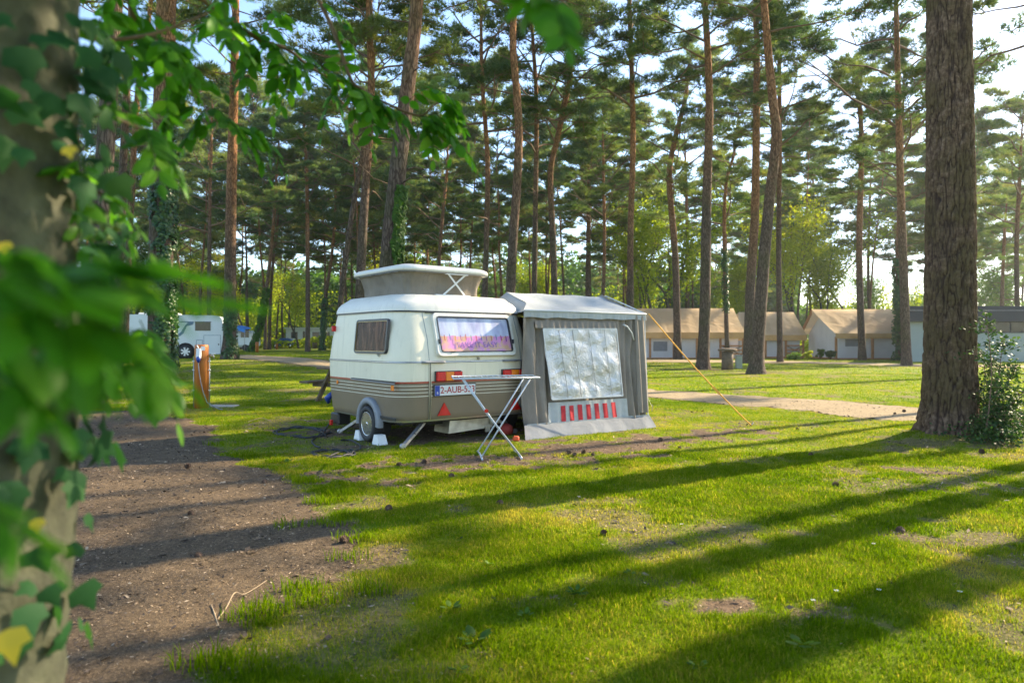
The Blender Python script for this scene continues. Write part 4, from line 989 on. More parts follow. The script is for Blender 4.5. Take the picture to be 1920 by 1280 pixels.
lid = b.build('pop_up_lid', M['roofw'], car)
rings = [ringpts((PX0 - .10, PX1 + .10, PY0 - .10, PY1 + .10, .22), z, o, 6) for z, o in ((2.228, .012), (2.244, .034))]; b = MB()
b.add([v for r_ in rings for v in r_], [(k, (k + 1) % n, n + (k + 1) % n, n + k) for k in range(n)], False); b.build('lid_seal', M['greyplastic'], lid)
xm = (PX0 + PX1) / 2 + .12; yb = PY0 - .02
for (xa, xb) in ((-.17, .15), (.17, -.15)):
    b = MB(); b.bar((xm + xa, yb - .01 - (.012 if xa > 0 else 0), 1.95), (xm + xb, PY0 - .10 - (.012 if xa > 0 else 0), 2.235), .022, .012, up=(0, 1, 0)); b.build('scissor_stay', M['whiteplastic'], car)
MB().box((xm - .30, yb - .035, 1.937), (xm + .26, yb + .01, 1.952)).build('stay_rail', M['whiteplastic'], car)
MB().box((xm - .18, PY0 - .12, 2.222), (xm + .18, PY0 - .08, 2.238)).build('stay_rail', M['whiteplastic'], car)
# corner steadies, chassis, tank, drawbar
def steady(x, y, dx, dy):
    st = MB().bar((x, y, .275), (x + dx, y + dy, .03), .05, .035).build('corner_steady', M['steel'], car)
    MB().bar((x + dx * .55, y + dy * .55, .15), (x - dx * .10, y - dy * .5, .27), .035, .02).build('steady_brace', M['rusty'], st)
    MB().disc((x + dx, y + dy - .02, .035), (0, 1, 0), [(0, .035), (.045, .035), (.05, 0)], 16).build('steady_foot', M['steel'], st)
    MB().disc((x + dx * .5, y + dy * .5 - .03, .16), (0, 1, 0), [(0, .012), (.02, .012), (.022, 0)], 10).build('steady_bolt', M['dkplastic'], st)
steady(.46, .14, -.44, -.24); steady(CW - .55, .40, .28, -.22); steady(.22, 1.35, -.22, .34); steady(CW - .45, 1.8, .2, .2)
MB().box((.42, .30, .215), (1.0, .36, .27)).box((.95, .35, .20), (1.0, 1.9, .27)).box((1.4, .35, .20), (1.45, 1.9, .27)).build('chassis', M['darkvoid'], car)
MB().box((.1, WY - .03, .20), (CW - .1, WY + .03, .26)).build('axle', M['darkvoid'], car)
b = MB(); b.add([(.86, .14, .29), (1.62, .14, .29), (1.62, .5, .29), (.86, .5, .29), (.82, .12, .10), (1.55, .14, .13), (1.55, .48, .13), (.82, .48, .10)], [(0, 1, 2, 3), (7, 6, 5, 4), (0, 4, 5, 1), (1, 5, 6, 2), (2, 6, 7, 3), (3, 7, 4, 0)]); b.build('water_tank', M['rusty'], car)
MB().box((1.50, .10, .18), (1.66, .16, .28), bev=.01).box((1.42, .115, .075), (1.50, .135, .15)).build('tank_valve', M['rusty'], car)
MB().bar((.7, CL - .4, .24), (CW / 2, CL + .85, .26), .06, .07).bar((CW - .7, CL - .4, .24), (CW / 2, CL + .85, .26), .06, .07).build('drawbar', M['steel'], car)
MB().box((.55, CL - .05, .30), (CW - .55, CL + .35, .75), bev=.05).build('gas_box', M['taupe'], car)
MB().tube([(CW / 2, CL + .7, .02), (CW / 2, CL + .7, .6)], .025, 8).build('jockey_wheel', M['steel'], car)
MB().tube([(.10, CL - .16, .56), (.03, CL - .10, .47), (.06, CL - .08, .40)], [.03, .05, .028], 10).build('blue_plug', M['blue'], car)
MB().box((.06, CL - .42, .10), (.26, CL - .14, .27), bev=.02).build('battery_box', M['dkplastic'], car)
MB().box((.0, CL - .30, .09), (.035, CL - .24, .17), bev=.005).build('front_reflector', M['redplain'], car)
# loose things by the wheel
def to_world(x, y, z=0): return Vector((CX + x * math.cos(ANG) - y * math.sin(ANG), CY + x * math.sin(ANG) + y * math.cos(ANG), z))
for (yy, lab) in ((WY - .30, 'white plastic wheel chock behind the caravan wheel, nearer the camera'), (WY + .24, 'white plastic wheel chock half hidden in front of the caravan wheel')):
    p = to_world(-.02, yy); o = MB(); sgn = 1 if yy < WY else -1
    o.add([(-.07, -.10, 0), (.07, -.10, 0), (.07, .07, 0), (-.07, .07, 0), (-.055, -.055, .125), (.055, -.055, .125), (.055, .045, .125), (-.055, .045, .125)], [(3, 2, 1, 0), (4, 5, 6, 7), (0, 1, 5, 4), (1, 2, 6, 5), (2, 3, 7, 6), (3, 0, 4, 7)])
    c_ = o.build('wheel_chock', M['whiteplastic']); c_.location = (p.x, p.y, gzf(p.x, p.y)); c_.rotation_euler = (0, 0, ANG); tag(c_, lab, 'wheel chock', 'wheel chocks under the caravan')
# black cable coils
def ground_curve(pxs, r, name, lab, cat, mat, zoff=.012, n=8, group=None):
    pts = [G(a, b) for a, b in pxs]; pts = smooth_path([Vector((p.x, p.y, 0)) for p in pts], n)
    pts = [Vector((p.x, p.y, gzf(p.x, p.y) + zoff + .006 * math.sin(i * .7))) for i, p in enumerate(pts)]
    o = MB().tube(pts, r, 6).build(name, mat); return tag(o, lab, cat, group)
random.seed(3)
def coil(cx, cy, rx, ry, turns, seed):
    random.seed(seed); out = []
    for k in range(int(turns * 10)):
        a = k * .628; f = 1 + random.uniform(-.22, .22); out.append((cx + math.cos(a) * rx * f, cy + math.sin(a) * ry * f))
    return out
ground_curve([(632, 770), (622, 790)] + coil(565, 812, 48, 9, 3.2, 1) + [(585, 830), (600, 842)], .012, 'power_cable', 'black power cable in loose loops left of the caravan wheel', 'cable', M['black'])
ground_curve([(640, 828), (652, 826), (668, 832), (676, 842), (660, 850)] + coil(625, 852, 34, 7, 3.4, 2) + [(650, 846), (665, 848)], .012, 'power_cable', 'black power cable coil lying nearest the camera, below the wheel', 'cable', M['black'])
# ================================================================== AWNING
t = NT('awning_fabric'); n_ = t.noise(2.2, 4, .6, t.coord()); c = t.ramp(n_, [(.3, (.23, .195, .160)), (.7, (.30, .26, .215))])
M['awn'] = t.done(t.bsdf(c, .85, 0, t.bump(t.noise(9, 3, .6, t.coord('Object', (1, 1, .4)), .5), .5, .03), .2))
t = NT('awning_roof_fabric'); c = t.ramp(t.noise(1.6, 5, .65, t.coord()), [(.3, (.33, .355, .35)), (.7, (.44, .46, .45))]); M['awnroof'] = t.done(t.bsdf(c, .6, 0, t.bump(t.noise(5, 4, .6, t.coord(), .8), .35, .03), .3))
t = NT('mud_skirt_vinyl'); c = t.ramp(t.noise(2.5, 5, .65, t.coord()), [(.3, (.17, .18, .19)), (.7, (.24, .255, .27))]); M['skirt'] = t.done(t.bsdf(c, .8, 0, t.bump(t.noise(4, 3, .55, t.coord(), .8), .35, .04), .08))
t = NT('silver_foil'); qd = t.n('TexVoronoi'); qd.inputs['Scale'].default_value = 38; t.l(t.coord(), qd.inputs['Vector'])
n2 = t.noise(6, 5, .65, t.coord('Object', (1, 1, 1)), 1.8); hgt = t.mix(.10, n2, qd.outputs['Distance'])
M['foil'] = t.done(t.bsdf((.52, .53, .54, 1), .38, .72, t.bump(hgt, .38, .04), .5))
M['tape'] = simple('white_edging', (.6, .62, .62, 1), .5); M['redstripe'] = simple('red_fabric', (.52, .025, .035, 1), .8, 0, .15, 20); M['greyfab'] = simple('light_grey_fabric', (.46, .47, .46, 1), .8, 0, .1, 10, .4, 30)
AL = Vector((.19, 9.32)); AR = Vector((2.09, 10.58)); aw_d = (AR - AL); AWL = aw_d.length; AA = math.atan2(aw_d.y, aw_d.x)
aw = empty('awning', (AL.x, AL.y, gzf(AL.x, AL.y)), AA, 'grey fabric awning with silver foil window cover and red stripes attached to the caravan', 'awning')
EH = 1.73; DEP = 2.0
def fold(x, z):       # cloth folds of the front wall, stronger at the two sides and low down
    side = math.exp(-((x - .15) / .38) ** 2) + .8 * math.exp(-((x - AWL + .25) / .28) ** 2) + .12
    return side * (.036 * math.sin(x * 27 + 1.6 * math.sin(z * 2.4) + 5 * x * x) + .026 * math.sin(x * 15 + z * 2.9) + .010 * math.sin(x * 55 + z * 5)) * (1.15 - .45 * z / EH)
def panel(x0, x1, z0, z1, nx_, nz_, fn, name, mat, parent, off=0, th=0):
    b = MB(); vs = []
    for j in range(nz_ + 1):
        for i in range(nx_ + 1):
            u, v_ = i / nx_, j / nz_; z = z0 + (z1 - z0) * v_
            xa = x0[0] + (x0[1] - x0[0]) * v_ if hasattr(x0, '__len__') else x0; xb = x1[0] + (x1[1] - x1[0]) * v_ if hasattr(x1, '__len__') else x1
            x = xa + (xb - xa) * u; vs.append(fn(x, z, u, v_))
    b.add(vs, [(j * (nx_ + 1) + i, j * (nx_ + 1) + i + 1, (j + 1) * (nx_ + 1) + i + 1, (j + 1) * (nx_ + 1) + i) for j in range(nz_) for i in range(nx_)], True)
    return b.build(name, mat, parent)
LEAN = .10
def wallp(x, z, u, v_): return (x, fold(x, z) + LEAN * z / EH - .0, z)
fw = panel((-.02, .0), (AWL, AWL - .0), .15, EH, 220, 30, wallp, 'front_wall', M['awn'], aw)
def awx(px, py):     # sight line onto the front wall, giving wall coordinates
    for k in range(4000):
        d = 6 + k * .0025; p = P(px, py, d); q = (Vector((p.x, p.y)) - AL); lx = q.x * math.cos(AA) + q.y * math.sin(AA); ly = -q.x * math.sin(AA) + q.y * math.cos(AA)
        if ly >= LEAN * (p.z) / EH: return lx, p.z
q00 = awx(1030, 748); q10 = awx(1162, 741); q01 = awx(1013, 616); q11 = awx(1150, 616)
def quadp(off, wr=0):
    def f(x, z, u, v_):
        X = (q00[0] * (1 - u) + q10[0] * u) * (1 - v_) + (q01[0] * (1 - u) + q11[0] * u) * v_; Z = (q00[1] * (1 - u) + q10[1] * u) * (1 - v_) + (q01[1] * (1 - u) + q11[1] * u) * v_
        w_ = wr * (.006 * math.sin((X * 5 + Z * 9) + 1) + .050 * float(fbm(np.array([X * 2.2 + Z * 2.0 + 4]), np.array([Z * 3.4 - X * 1.2]), 3)[0]) + .010 * float(fbm(np.array([X * 9]), np.array([Z * 7 + 9]), 3)[0]) - .035)
        return (X, LEAN * Z / EH - off + w_ - .02, Z)
    return f
fo = panel(0, 1, 0, 1, 60, 60, quadp(.03, .9), 'foil_cover', M['foil'], aw)
b = MB()
f_ = quadp(.05)
for (a_, c_) in (((0, 0), (1, 0)), ((1, 0), (1, 1)), ((1, 1), (0, 1)), ((0, 1), (0, 0))): b.bar(f_(0, 0, *a_), f_(0, 0, *c_), .016, .008, up=(0, 1, 0))
b.build('window_edging', M['tape'], fo)
for u_ in (.22, .40, .62, .84):
    MB().bar(f_(0, 0, u_, .02), f_(0, 0, u_ - .02, .98), .006, .006, up=(0, 1, 0)).build('seam', M['steel'], fo)
# gathered valance over the foil
def gath(x, z, u, v_): return (x, LEAN * z / EH - .035 - .018 * abs(math.sin(x * 26 + 2 * math.sin(x * 9))) * (1 - v_) + .01 * math.sin(x * 60), z)
panel(q01[0] - .12, q11[0] + .02, 1.50, 1.60, 90, 6, gath, 'gathered_blind', M['awn'], aw)
# lower window panel with red stripes
r0 = awx(1026, 756); r1 = awx(1172, 744); zl = awx(1100, 790)[1]
def lowp(off):
    def f(x, z, u, v_): return (x, fold(x, z) * .5 + LEAN * z / EH - off, z)
    return f
panel((r0[0] - .02, r0[0]), (r1[0] + .03, r1[0]), .16, r0[1] + .01, 70, 8, lowp(.022), 'striped_panel', M['greyfab'], aw)
for k in range(7):
    px0, px1 = 1053 + 15.6 * k, 1048 + 16.0 * k; a_ = awx(px0 - 4, 760 - k * 1.1); c_ = awx(px0 - 4 + 8.5, 760 - k * 1.1); d_ = awx(px1 + 3, 799 - k * 2.0); e_ = awx(px1 + 3 + 8.5, 799 - k * 2.0)
    panel((d_[0], a_[0]), (e_[0], c_[0]), d_[1], a_[1] - .005 * (k % 2), 4, 8, lowp(.030), 'red_stripe', M['redstripe'], aw)
# mud skirt flaring to the ground
def skp(x, z, u, v_):
    return (x - .10 * (1 - v_) * (1 - 2 * u) * (.0 if u > .5 else 1), -.17 * (1 - v_) - .010 * math.sin(x * 7 + math.sin(x * 3)) * (1 - v_) + .003 * math.sin(x * 23) - .02, z + (gzf(*(AL + aw_d * u)) - gzf(*AL)) * 0)
panel(-.04, AWL + .03, .0, .175, 60, 8, skp, 'mud_skirt', M['skirt'], aw)
MB().bar((.0, -.022, .175), (AWL + .02, -.022, .175), .016, .012, up=(0, 1, 0)).build('skirt_seam', M['awnroof'], aw)
# right wall (gable end) and back wall
def sidep(off):
    def f(x, z, u, v_):
        zt_ = EH + .37 * (1 - abs(u - .5) * 2) ; zz_ = .02 + (zt_ - .02) * v_; return (AWL + off + .015 * math.sin(x * 14) , LEAN * (1 - u) + DEP * u, zz_)
    return f
panel(0, DEP, 0, 1, 30, 12, sidep(-.02), 'side_wall', M['awn'], aw)
panel(0, AWL, 0, EH, 40, 8, lambda x, z, u, v_: (x, DEP + .02 * math.sin(x * 14), .02 + z * .99), 'back_wall', M['awn'], aw)
# corner curtain strip
panel(AWL - .20, AWL + .012, .22, EH - .02, 16, 16, lambda x, z, u, v_: (x, LEAN * z / EH - .045 + .02 * math.sin(x * 55 + z) * (1 - v_ * .4), z), 'corner_panel', M['awn'], aw)
MB().bar((AWL + .012, LEAN * .1 - .03, .02), (AWL + .012, LEAN - .03, EH), .014, .014, up=(0, 1, 0)).build('corner_piping', M['tape'], aw)
# roof: ridge one metre in, sloping down to both eaves; hipped down toward the outer corner
b = MB(); vs = []; nx_, ny_ = 40, 24
for j in range(ny_ + 1):
    for i in range(nx_ + 1):
        v_ = j / ny_; y = LEAN - .05 + (DEP - LEAN + .1) * v_; xl_ = -.03 + .40 * min(1, max(0, y - .02) / .5); x = xl_ + (AWL + .03 - xl_) * i / nx_
        rid = 1 - abs(v_ - .5) * 2; z = EH + .01 + .32 * rid ** .92 - .03 * math.sin(math.pi * min(1, rid)) + .010 * math.sin(x * 3.2) * math.sin(math.pi * v_ * 2) ** 2 + .006 * math.sin(x * 9 + y * 5) * rid
        vs.append((x, y, z))
b.add(vs, [(j * (nx_ + 1) + i, j * (nx_ + 1) + i + 1, (j + 1) * (nx_ + 1) + i + 1, (j + 1) * (nx_ + 1) + i) for j in range(ny_) for i in range(nx_)], True)
rfo = b.build('roof', M['awnroof'], aw)
def _zr(y): rid = 1 - abs((y - LEAN + .05) / (DEP - LEAN + .1) - .5) * 2; return EH + .01 + .32 * max(0, rid) ** .92 - .03 * math.sin(math.pi * min(1, max(0, rid)))
def _xl(y): return -.03 + .40 * min(1, max(0, y - .02) / .5)
b = MB(); vs = []
for k in range(21):
    y = LEAN - .05 + (DEP - LEAN + .1) * k / 20; zt_ = _zr(y); d_ = min(1, k / 5)
    vs += [(_xl(y) + .004, y, zt_ + .002), (_xl(y) - .07 * d_, y - .03, zt_ - .05 * d_), (_xl(y) - .14 * d_ - .01, y - .04, max(1.73, zt_ - .20 * d_))]
b.add(vs, [(k * 3 + j, k * 3 + j + 1, k * 3 + j + 4, k * 3 + j + 3) for k in range(20) for j in range(2)], True); b.build('rail_flap', M['awnroof'], rfo)
panel(-.0, AWL + .035, EH - .085, EH + .012, 90, 3, lambda x, z, u, v_: (x, LEAN - .052 + .006 * math.sin(x * 40) * (1 - v_) + .004 * math.sin(x * 90), z + .006 * math.sin(x * 13) * (1 - v_)), 'eave_valance', M['awnroof'], rfo)
MB().tube([(0, LEAN - .06, EH + .01), (AWL + .03, LEAN - .06, EH + .01)], .010, 6).tube([(AWL + .035, LEAN - .05, EH + .01), (AWL + .035, DEP / 2, EH + .345), (AWL + .035, DEP, EH + .01)], .010, 6).build('piping', M['tape'], rfo)
# tied-back strap on the wall
q = awx(1172, 612); p2 = awx(1186, 637)
MB().tube([(q[0] - .08, LEAN - .055, q[1] + .03), (q[0], LEAN - .06, q[1]), ((q[0] + p2[0]) / 2 + .03, LEAN - .055, (q[1] + p2[1]) / 2), (p2[0], LEAN - .05, p2[1])], .012, 6).build('tie_strap', M['tape'], aw)
# guy ropes
M['rope'] = simple('orange_rope', (.80, .40, .06, 1), .8, 0, .2, 60); M['peg'] = simple('steel_peg', (.45, .42, .36, 1), .5, .7); M['string'] = simple('pale_cord', (.6, .62, .45, 1), .8)
top = Vector((AR.x + .02, AR.y - .02, 1.74)); g1 = G(1410, 799)
r_ = empty('guy_rope', g1, 0, 'long orange guy rope running from the awning corner to a ground peg', 'guy rope')
pts = [Vector(g1) * (1 - k / 16) + top * (k / 16) + Vector((0, 0, -.05 * math.sin(math.pi * k / 16))) - g1 for k in range(17)]
MB().tube(pts, .0105, 6).build('rope', M['rope'], r_)
MB().tube([Vector((.02, 0, .06)), Vector((-.04, .02, -.05))], .008, 6).build('peg', M['peg'], r_)
MB().bar(pts[5], pts[6], .02, .035).build('slider', M['rope'], r_)
g2 = G(1222, 772); r_ = empty('guy_rope', g2, 0, 'short pale guy cord with a metal peg beside the awning corner', 'guy rope')
MB().tube([Vector((0, 0, .1)), P(1213, 742, 10.9) - g2], .005, 5).build('cord', M['string'], r_); MB().bar((0, 0, -.03), (.02, 0, .13), .012, .012).build('peg', M['peg'], r_)
# small things under the caravan beside the skirt
p = G(972, 829); o = MB().box((-.045, -.04, 0), (.045, .04, .07), bev=.02).build('red_bag', simple('orange_red_cloth', (.70, .10, .03, 1), .7)); o.location = (p.x - .03, p.y + .10, p.z); tag(o, 'orange red lump lying at the left end of the awning skirt', 'bag')
p = G(948, 822); o = empty('ball', (p.x, p.y + .35, p.z), 0, 'dark red rounded bag under the caravan beside the awning', 'bag'); MB().disc((0, 0, .0), (0, 0, 1), [(0, .06), (.03, .10), (.08, .11), (.13, .09), (.16, .03), (.165, 0)], 14).build('body', simple('dark_red_cloth', (.30, .03, .02, 1), .7), o); MB().tube([(-.03, 0, .15), (0, 0, .19), (.03, 0, .15)], .008, 6).build('handle', M['dkplastic'], o); o.name = 'small_bag'
# ================================================================== DRYING RACK
M['whitemetal'] = simple('white_coated_metal', (.50, .54, .58, 1), .3, .15, .05, 20)
rk = empty('drying_rack', (-.15, 7.85, gzf(-.15, 7.85)), R(8), 'white folding drying rack standing open behind the caravan', 'drying rack')
zt = .905
b = MB(); b.tube([(-.53, -.26, zt), (.43, -.26, zt + .005), (.43, .26, zt + .005), (-.53, .26, zt), (-.53, -.26, zt)], .011, 8); b.build('frame', M['whitemetal'], rk)
for k in range(1, 14):
    MB().tube([(-.53 + .068 * k, -.26, zt + .004), (-.53 + .068 * k, .26, zt + .004)], .0035, 5).build('wire', M['whitemetal'], rk)
MB().tube([(-.56, -.0, zt), (-.74, -.20, zt - .03), (-.74, .2, zt - .03), (-.56, .0, zt)], .008, 6).build('wing', M['whitemetal'], rk) if False else None
for (ya, x0_, x1_, nm) in ((-.24, -.42, .22, 'a'), (.24, -.42, .22, 'b')): MB().tube([(x0_, ya, zt - .01), (x0_ + (x1_ - x0_) * .5, ya * .9, .44), (x1_, ya, .03)], .009, 8).build('leg', M['whitemetal'], rk)
for (ya, x0_, x1_, nm) in ((-.21, .33, -.22, 'a'), (.21, .33, -.22, 'b')): MB().tube([(x0_, ya, zt - .01), (x0_ + (x1_ - x0_) * .5, ya * .9, .46), (x1_, ya, .03)], .009, 8).build('leg', M['whitemetal'], rk)
for x in (.22, -.22): MB().tube([(x, -.30, .015), (x, 0, .035), (x, .30, .015)], .011, 8).build('foot_bar', M['whitemetal'], rk)
for y in (-.235,):
    MB().disc((-.17, y - .012, .545), (0, 1, 0), [(0, .022), (.024, .022)], 12).build('pivot', M['redplain'], rk)
# ================================================================== SERVICE POST
pp = G(378, 765)
sp_ = empty('service_post', pp, R(20), 'orange-brown wooden hook-up post with white and blue plug in the lawn', 'post')
t = NT('stained_wood'); c = t.ramp(t.noise(3, 6, .6, t.coord('Object', (6, 6, .8)), .6), [(.3, (.30, .085, .012)), (.5, (.44, .135, .018)), (.7, (.52, .19, .03))]); M['stain'] = t.done(t.bsdf(c, .55, 0, t.bump(t.noise(4, 5, .6, t.coord('Object', (9, 9, 1))), .4, .01)))
MB().disc((0, 0, -.05), (0, 0, 1), [(0, .130), (1.24, .128), (1.28, .124), (1.295, .11), (1.295, 0)], 28).build('post', M['stain'], sp_)
vx = Vector((math.cos(R(-20)), math.sin(R(-20)), 0)); vy = Vector((-vx.y, vx.x, 0))   # camera-right and away from the camera, in the post's own axes
def q_(a, b_, z): return vx * a + vy * b_ + Vector((0, 0, z))
so_ = MB().bar(q_(.02, -.155, 1.17), q_(.02, -.175, .99), .075, .07).build('socket', M['whiteplastic'], sp_)
MB().tube([q_(.02, -.18, 1.01), q_(.02, -.185, .96), q_(.02, -.18, .90)], [.035, .042, .02], 12).build('plug', M['blue'], so_)
MB().tube([q_(-.03, -.14, 1.22), q_(.0, -.19, 1.23), q_(.03, -.18, 1.15)], .010, 6).build('plug_cable', M['whiteplastic'], so_)
MB().tube([q_(.02, -.185, .90), q_(.03, -.17, .7), q_(.06, -.16, .5), q_(.10, -.14, .3), q_(.2, -.2, .12), q_(.45, -.3, .02), q_(.60, -.45, .015)], .008, 6).build('power_lead', M['greyplastic'], sp_)
MB().bar(q_(.085, -.125, 1.21), q_(.085, -.125, 1.13), .07, .01, up=(0, 1, 0)).build('tag_plate', M['whiteplastic'], sp_)
MB().tube([q_(.14, 0, 1.03), q_(.24, -.01, 1.03), q_(.245, -.01, .98)], .014, 8).build('tap', M['steel'], sp_); MB().bar(q_(.20, -.01, 1.06), q_(.27, -.01, 1.07), .02, .02).build('tap_handle', M['whiteplastic'], sp_)
for s_ in (-1, 1):
    MB().tube([q_(.155 * s_, 0, .0), q_(.155 * s_, 0, 1.0)], .010, 6).build('pipe', M['steel'], sp_)
    for z in (.35, .75, .92): MB().bar(q_(.135 * s_, 0, z), q_(.175 * s_, 0, z), .03, .018).build('clip', M['whiteplastic'], sp_)
sb = G(415, 762); o = MB().box((-.42, -.16, -.03), (.30, .16, .025), bev=.01).build('concrete_slab', simple('concrete', (.42, .38, .32, 1), .9, 0, .2, 12, .3)); o.location = (sb.x, sb.y, sb.z); tag(o, 'small concrete slab at the foot of the hook-up post', 'slab')
# ================================================================== PICNIC TABLE
M['oldwood'] = simple('weathered_dark_wood', (.13, .095, .06, 1), .85, 0, .35, 9, .4, 60)
pt = Vector((-3.38, 15.1)); pc = empty('picnic_table', (pt.x, pt.y, gzf(pt.x, pt.y)), R(-32), 'weathered dark wooden picnic table half hidden by the caravan', 'picnic table')
for k in range(4): MB().box((-.36 + k * .185, -.9, .72), (-.36 + k * .185 + .165, .9, .76), bev=.004).build('tabletop_board', M['oldwood'], pc)
for s_ in (-1, 1): MB().box((s_ * .76 - .14, -.9, .41), (s_ * .76 + .14, .9, .455), bev=.004).build('bench', M['oldwood'], pc)
for y in (-.6, .6):
    for s_ in (-1, 1): MB().bar((s_ * .22, y, .72), (s_ * .66, y, 0), .045, .10, up=(0, 1, 0)).build('leg', M['oldwood'], pc)
    MB().bar((-.85, y + .05, .37), (.85, y + .05, .37), .04, .09).build('crossbar', M['oldwood'], pc)
# ================================================================== SAFARI TENTS
t = NT('tent_canvas'); c = t.ramp(t.noise(.5, 4, .6, t.coord('Object', (1, 1, 1))), [(.3, (.64, .46, .26)), (.7, (.76, .57, .35))]); _b = t.bsdf(c, .8, 0, t.bump(t.noise(.9, 3, .6, t.coord(), 1.5), .8, .15), .2); _t2 = t.n('BsdfTranslucent'); t.l(c, _t2.inputs[0]); _m = t.n('MixShader'); _m.inputs[0].default_value = .42; t.l(_b.outputs[0], _m.inputs[1]); t.l(_t2.outputs[0], _m.inputs[2]); M['tent'] = t.done(_m.outputs[0])
M['tentwall'] = simple('white_tent_wall', (.60, .60, .62, 1), .8, 0, .07, 1, .3, 6); M['fascia'] = simple('ochre_fascia', (.50, .31, .13, 1), .8, 0, .12, 2); M['timber'] = simple('brown_timber', (.34, .16, .06, 1), .7, 0, .2, 4)
M['mesh_win'] = simple('tent_mesh_window', (.20, .22, .25, 1), .7, 0, .15, 3)
def canvas_roof(b, x0, x1, ye, ze, yr, zr, xr0, xr1, n=16):
    """front slope from the eave up to the ridge, with slack between rafters"""
    vs = []; m = 6
    for j in range(m + 1):
        for i in range(n * 3 + 1):
            u = i / (n * 3); v_ = j / m; x = (x0 * (1 - v_) + xr0 * v_) * (1 - u) + (x1 * (1 - v_) + xr1 * v_) * u
            vs.append((x, ye + (yr - ye) * v_, ze + (zr - ze) * v_ - .05 * abs(math.sin(u * math.pi * n / 2)) * math.sin(math.pi * min(1, v_ + .1)) - .05 * math.sin(math.pi * v_)))
    k = n * 3 + 1
    b.add(vs, [(j * k + i, j * k + i + 1, (j + 1) * k + i + 1, (j + 1) * k + i) for j in range(m) for i in range(k - 1)], True)
def safari(px0, px1, pxr0, pxr1, D, yr_px, ye_px, label, wins, porch=None, gable_left=False, posts=()):
    X = lambda px, d=D: (px - 960) / F * d
    Zp = lambda py, d=D: CAMH - (py - 640) / F * d
    x0, x1 = X(px0), X(px1); xc_ = (x0 + x1) / 2; g0 = gzf(xc_, D)
    root = empty('safari_tent', (xc_, D, g0), 0, label, 'safari tent', 'canvas safari tents on the far side of the lawn')
    ze = Zp(ye_px) - g0; Dr = D + 2.6; zr = Zp(yr_px, Dr) - g0; a, c_ = x0 - xc_, x1 - xc_
    r0_, r1_ = X(pxr0, Dr) - xc_, X(pxr1, Dr) - xc_
    b = MB(); canvas_roof(b, a, c_, -.5, ze, 2.6, zr, r0_, r1_); canvas_roof(b, a, c_, 5.7, ze, 2.6, zr, r0_, r1_); b.build('roof', M['tent'], root)
    f0 = MB().box((a + .02, -.50, ze - .44), (c_ - .02, -.46, ze - .01)).build('fascia', M['fascia'], root)
    MB().box((a + .35, .0, .12), (c_ - .35, .06, ze - .1)).build('front_wall', M['tentwall'], root)
    MB().box((a + .35, 5.1, .12), (c_ - .35, 5.16, ze - .1)).build('rear_wall', M['tentwall'], root)
    MB().box((a + .3, -.3, .0), (c_ - .3, 5.2, .12)).build('deck', M['timber'], root)
    for s_, e in ((-1, a + .35), (1, c_ - .35)):
        MB().poly([(e, .06, .12), (e, 5.1, .12), (e, 5.1, ze - .1), (e, 2.6, zr - .15), (e, .06, ze - .1)], .05, (-s_, 0, 0)).build('gable_wall', M['tentwall'], root)
    for (pa, pb, ya, yb2) in wins: MB().box((X(pa) - xc_, -.03, Zp(yb2) - g0), (X(pb) - xc_, .0, Zp(ya) - g0)).build('window', M['mesh_win'], root)
    for p_ in posts: MB().box((X(p_) - xc_ - .07, -.45, 0), (X(p_) - xc_ + .07, -.31, ze - .2)).build('post', M['timber'], root)
    if gable_left:
        MB().poly([(a - .05, -.52, ze - .42), (a + .0, -.5, ze + .02), (r0_ - .0, 2.6, zr + .02), (a, 5.7, ze + .02), (a, 5.7, ze - .42), (r0_, 2.6, zr - .5)], .05, (1, 0, 0)).build('gable_fascia', M['fascia'], root)
    return root, X, Zp, xc_, g0, ze
R1 = safari(1185, 1393, 1195, 1375, 51, 578, 623, 'long safari tent with cream roof just right of the awning', [(1225, 1251, 640, 658), (1310, 1331, 640, 658)], posts=(1217, 1261, 1304, 1348, 1390))
R2 = safari(1380, 1508, 1385, 1488, 54, 585, 628, 'middle safari tent with open veranda on its right end', [], posts=(1404, 1432, 1470, 1502))
for (r_, X, Zp, xc_, g0, ze, a, c_) in ((*R2, 1470, 1502), (*R1, 1350, 1388)):
    for z in (.35, .62, .95): MB().box((X(a) - xc_, -.5, z), (X(c_) - xc_, -.42, z + .10)).build('railing', M['timber'], r_)
    MB().bar((X(a) - xc_, -.47, .3), (X(c_) - xc_, -.47, 1.0), .04, .07).bar((X(a) - xc_, -.40, 1.0), (X(c_) - xc_, -.40, .3), .04, .07).build('railing_cross', M['oldwood'], r_)
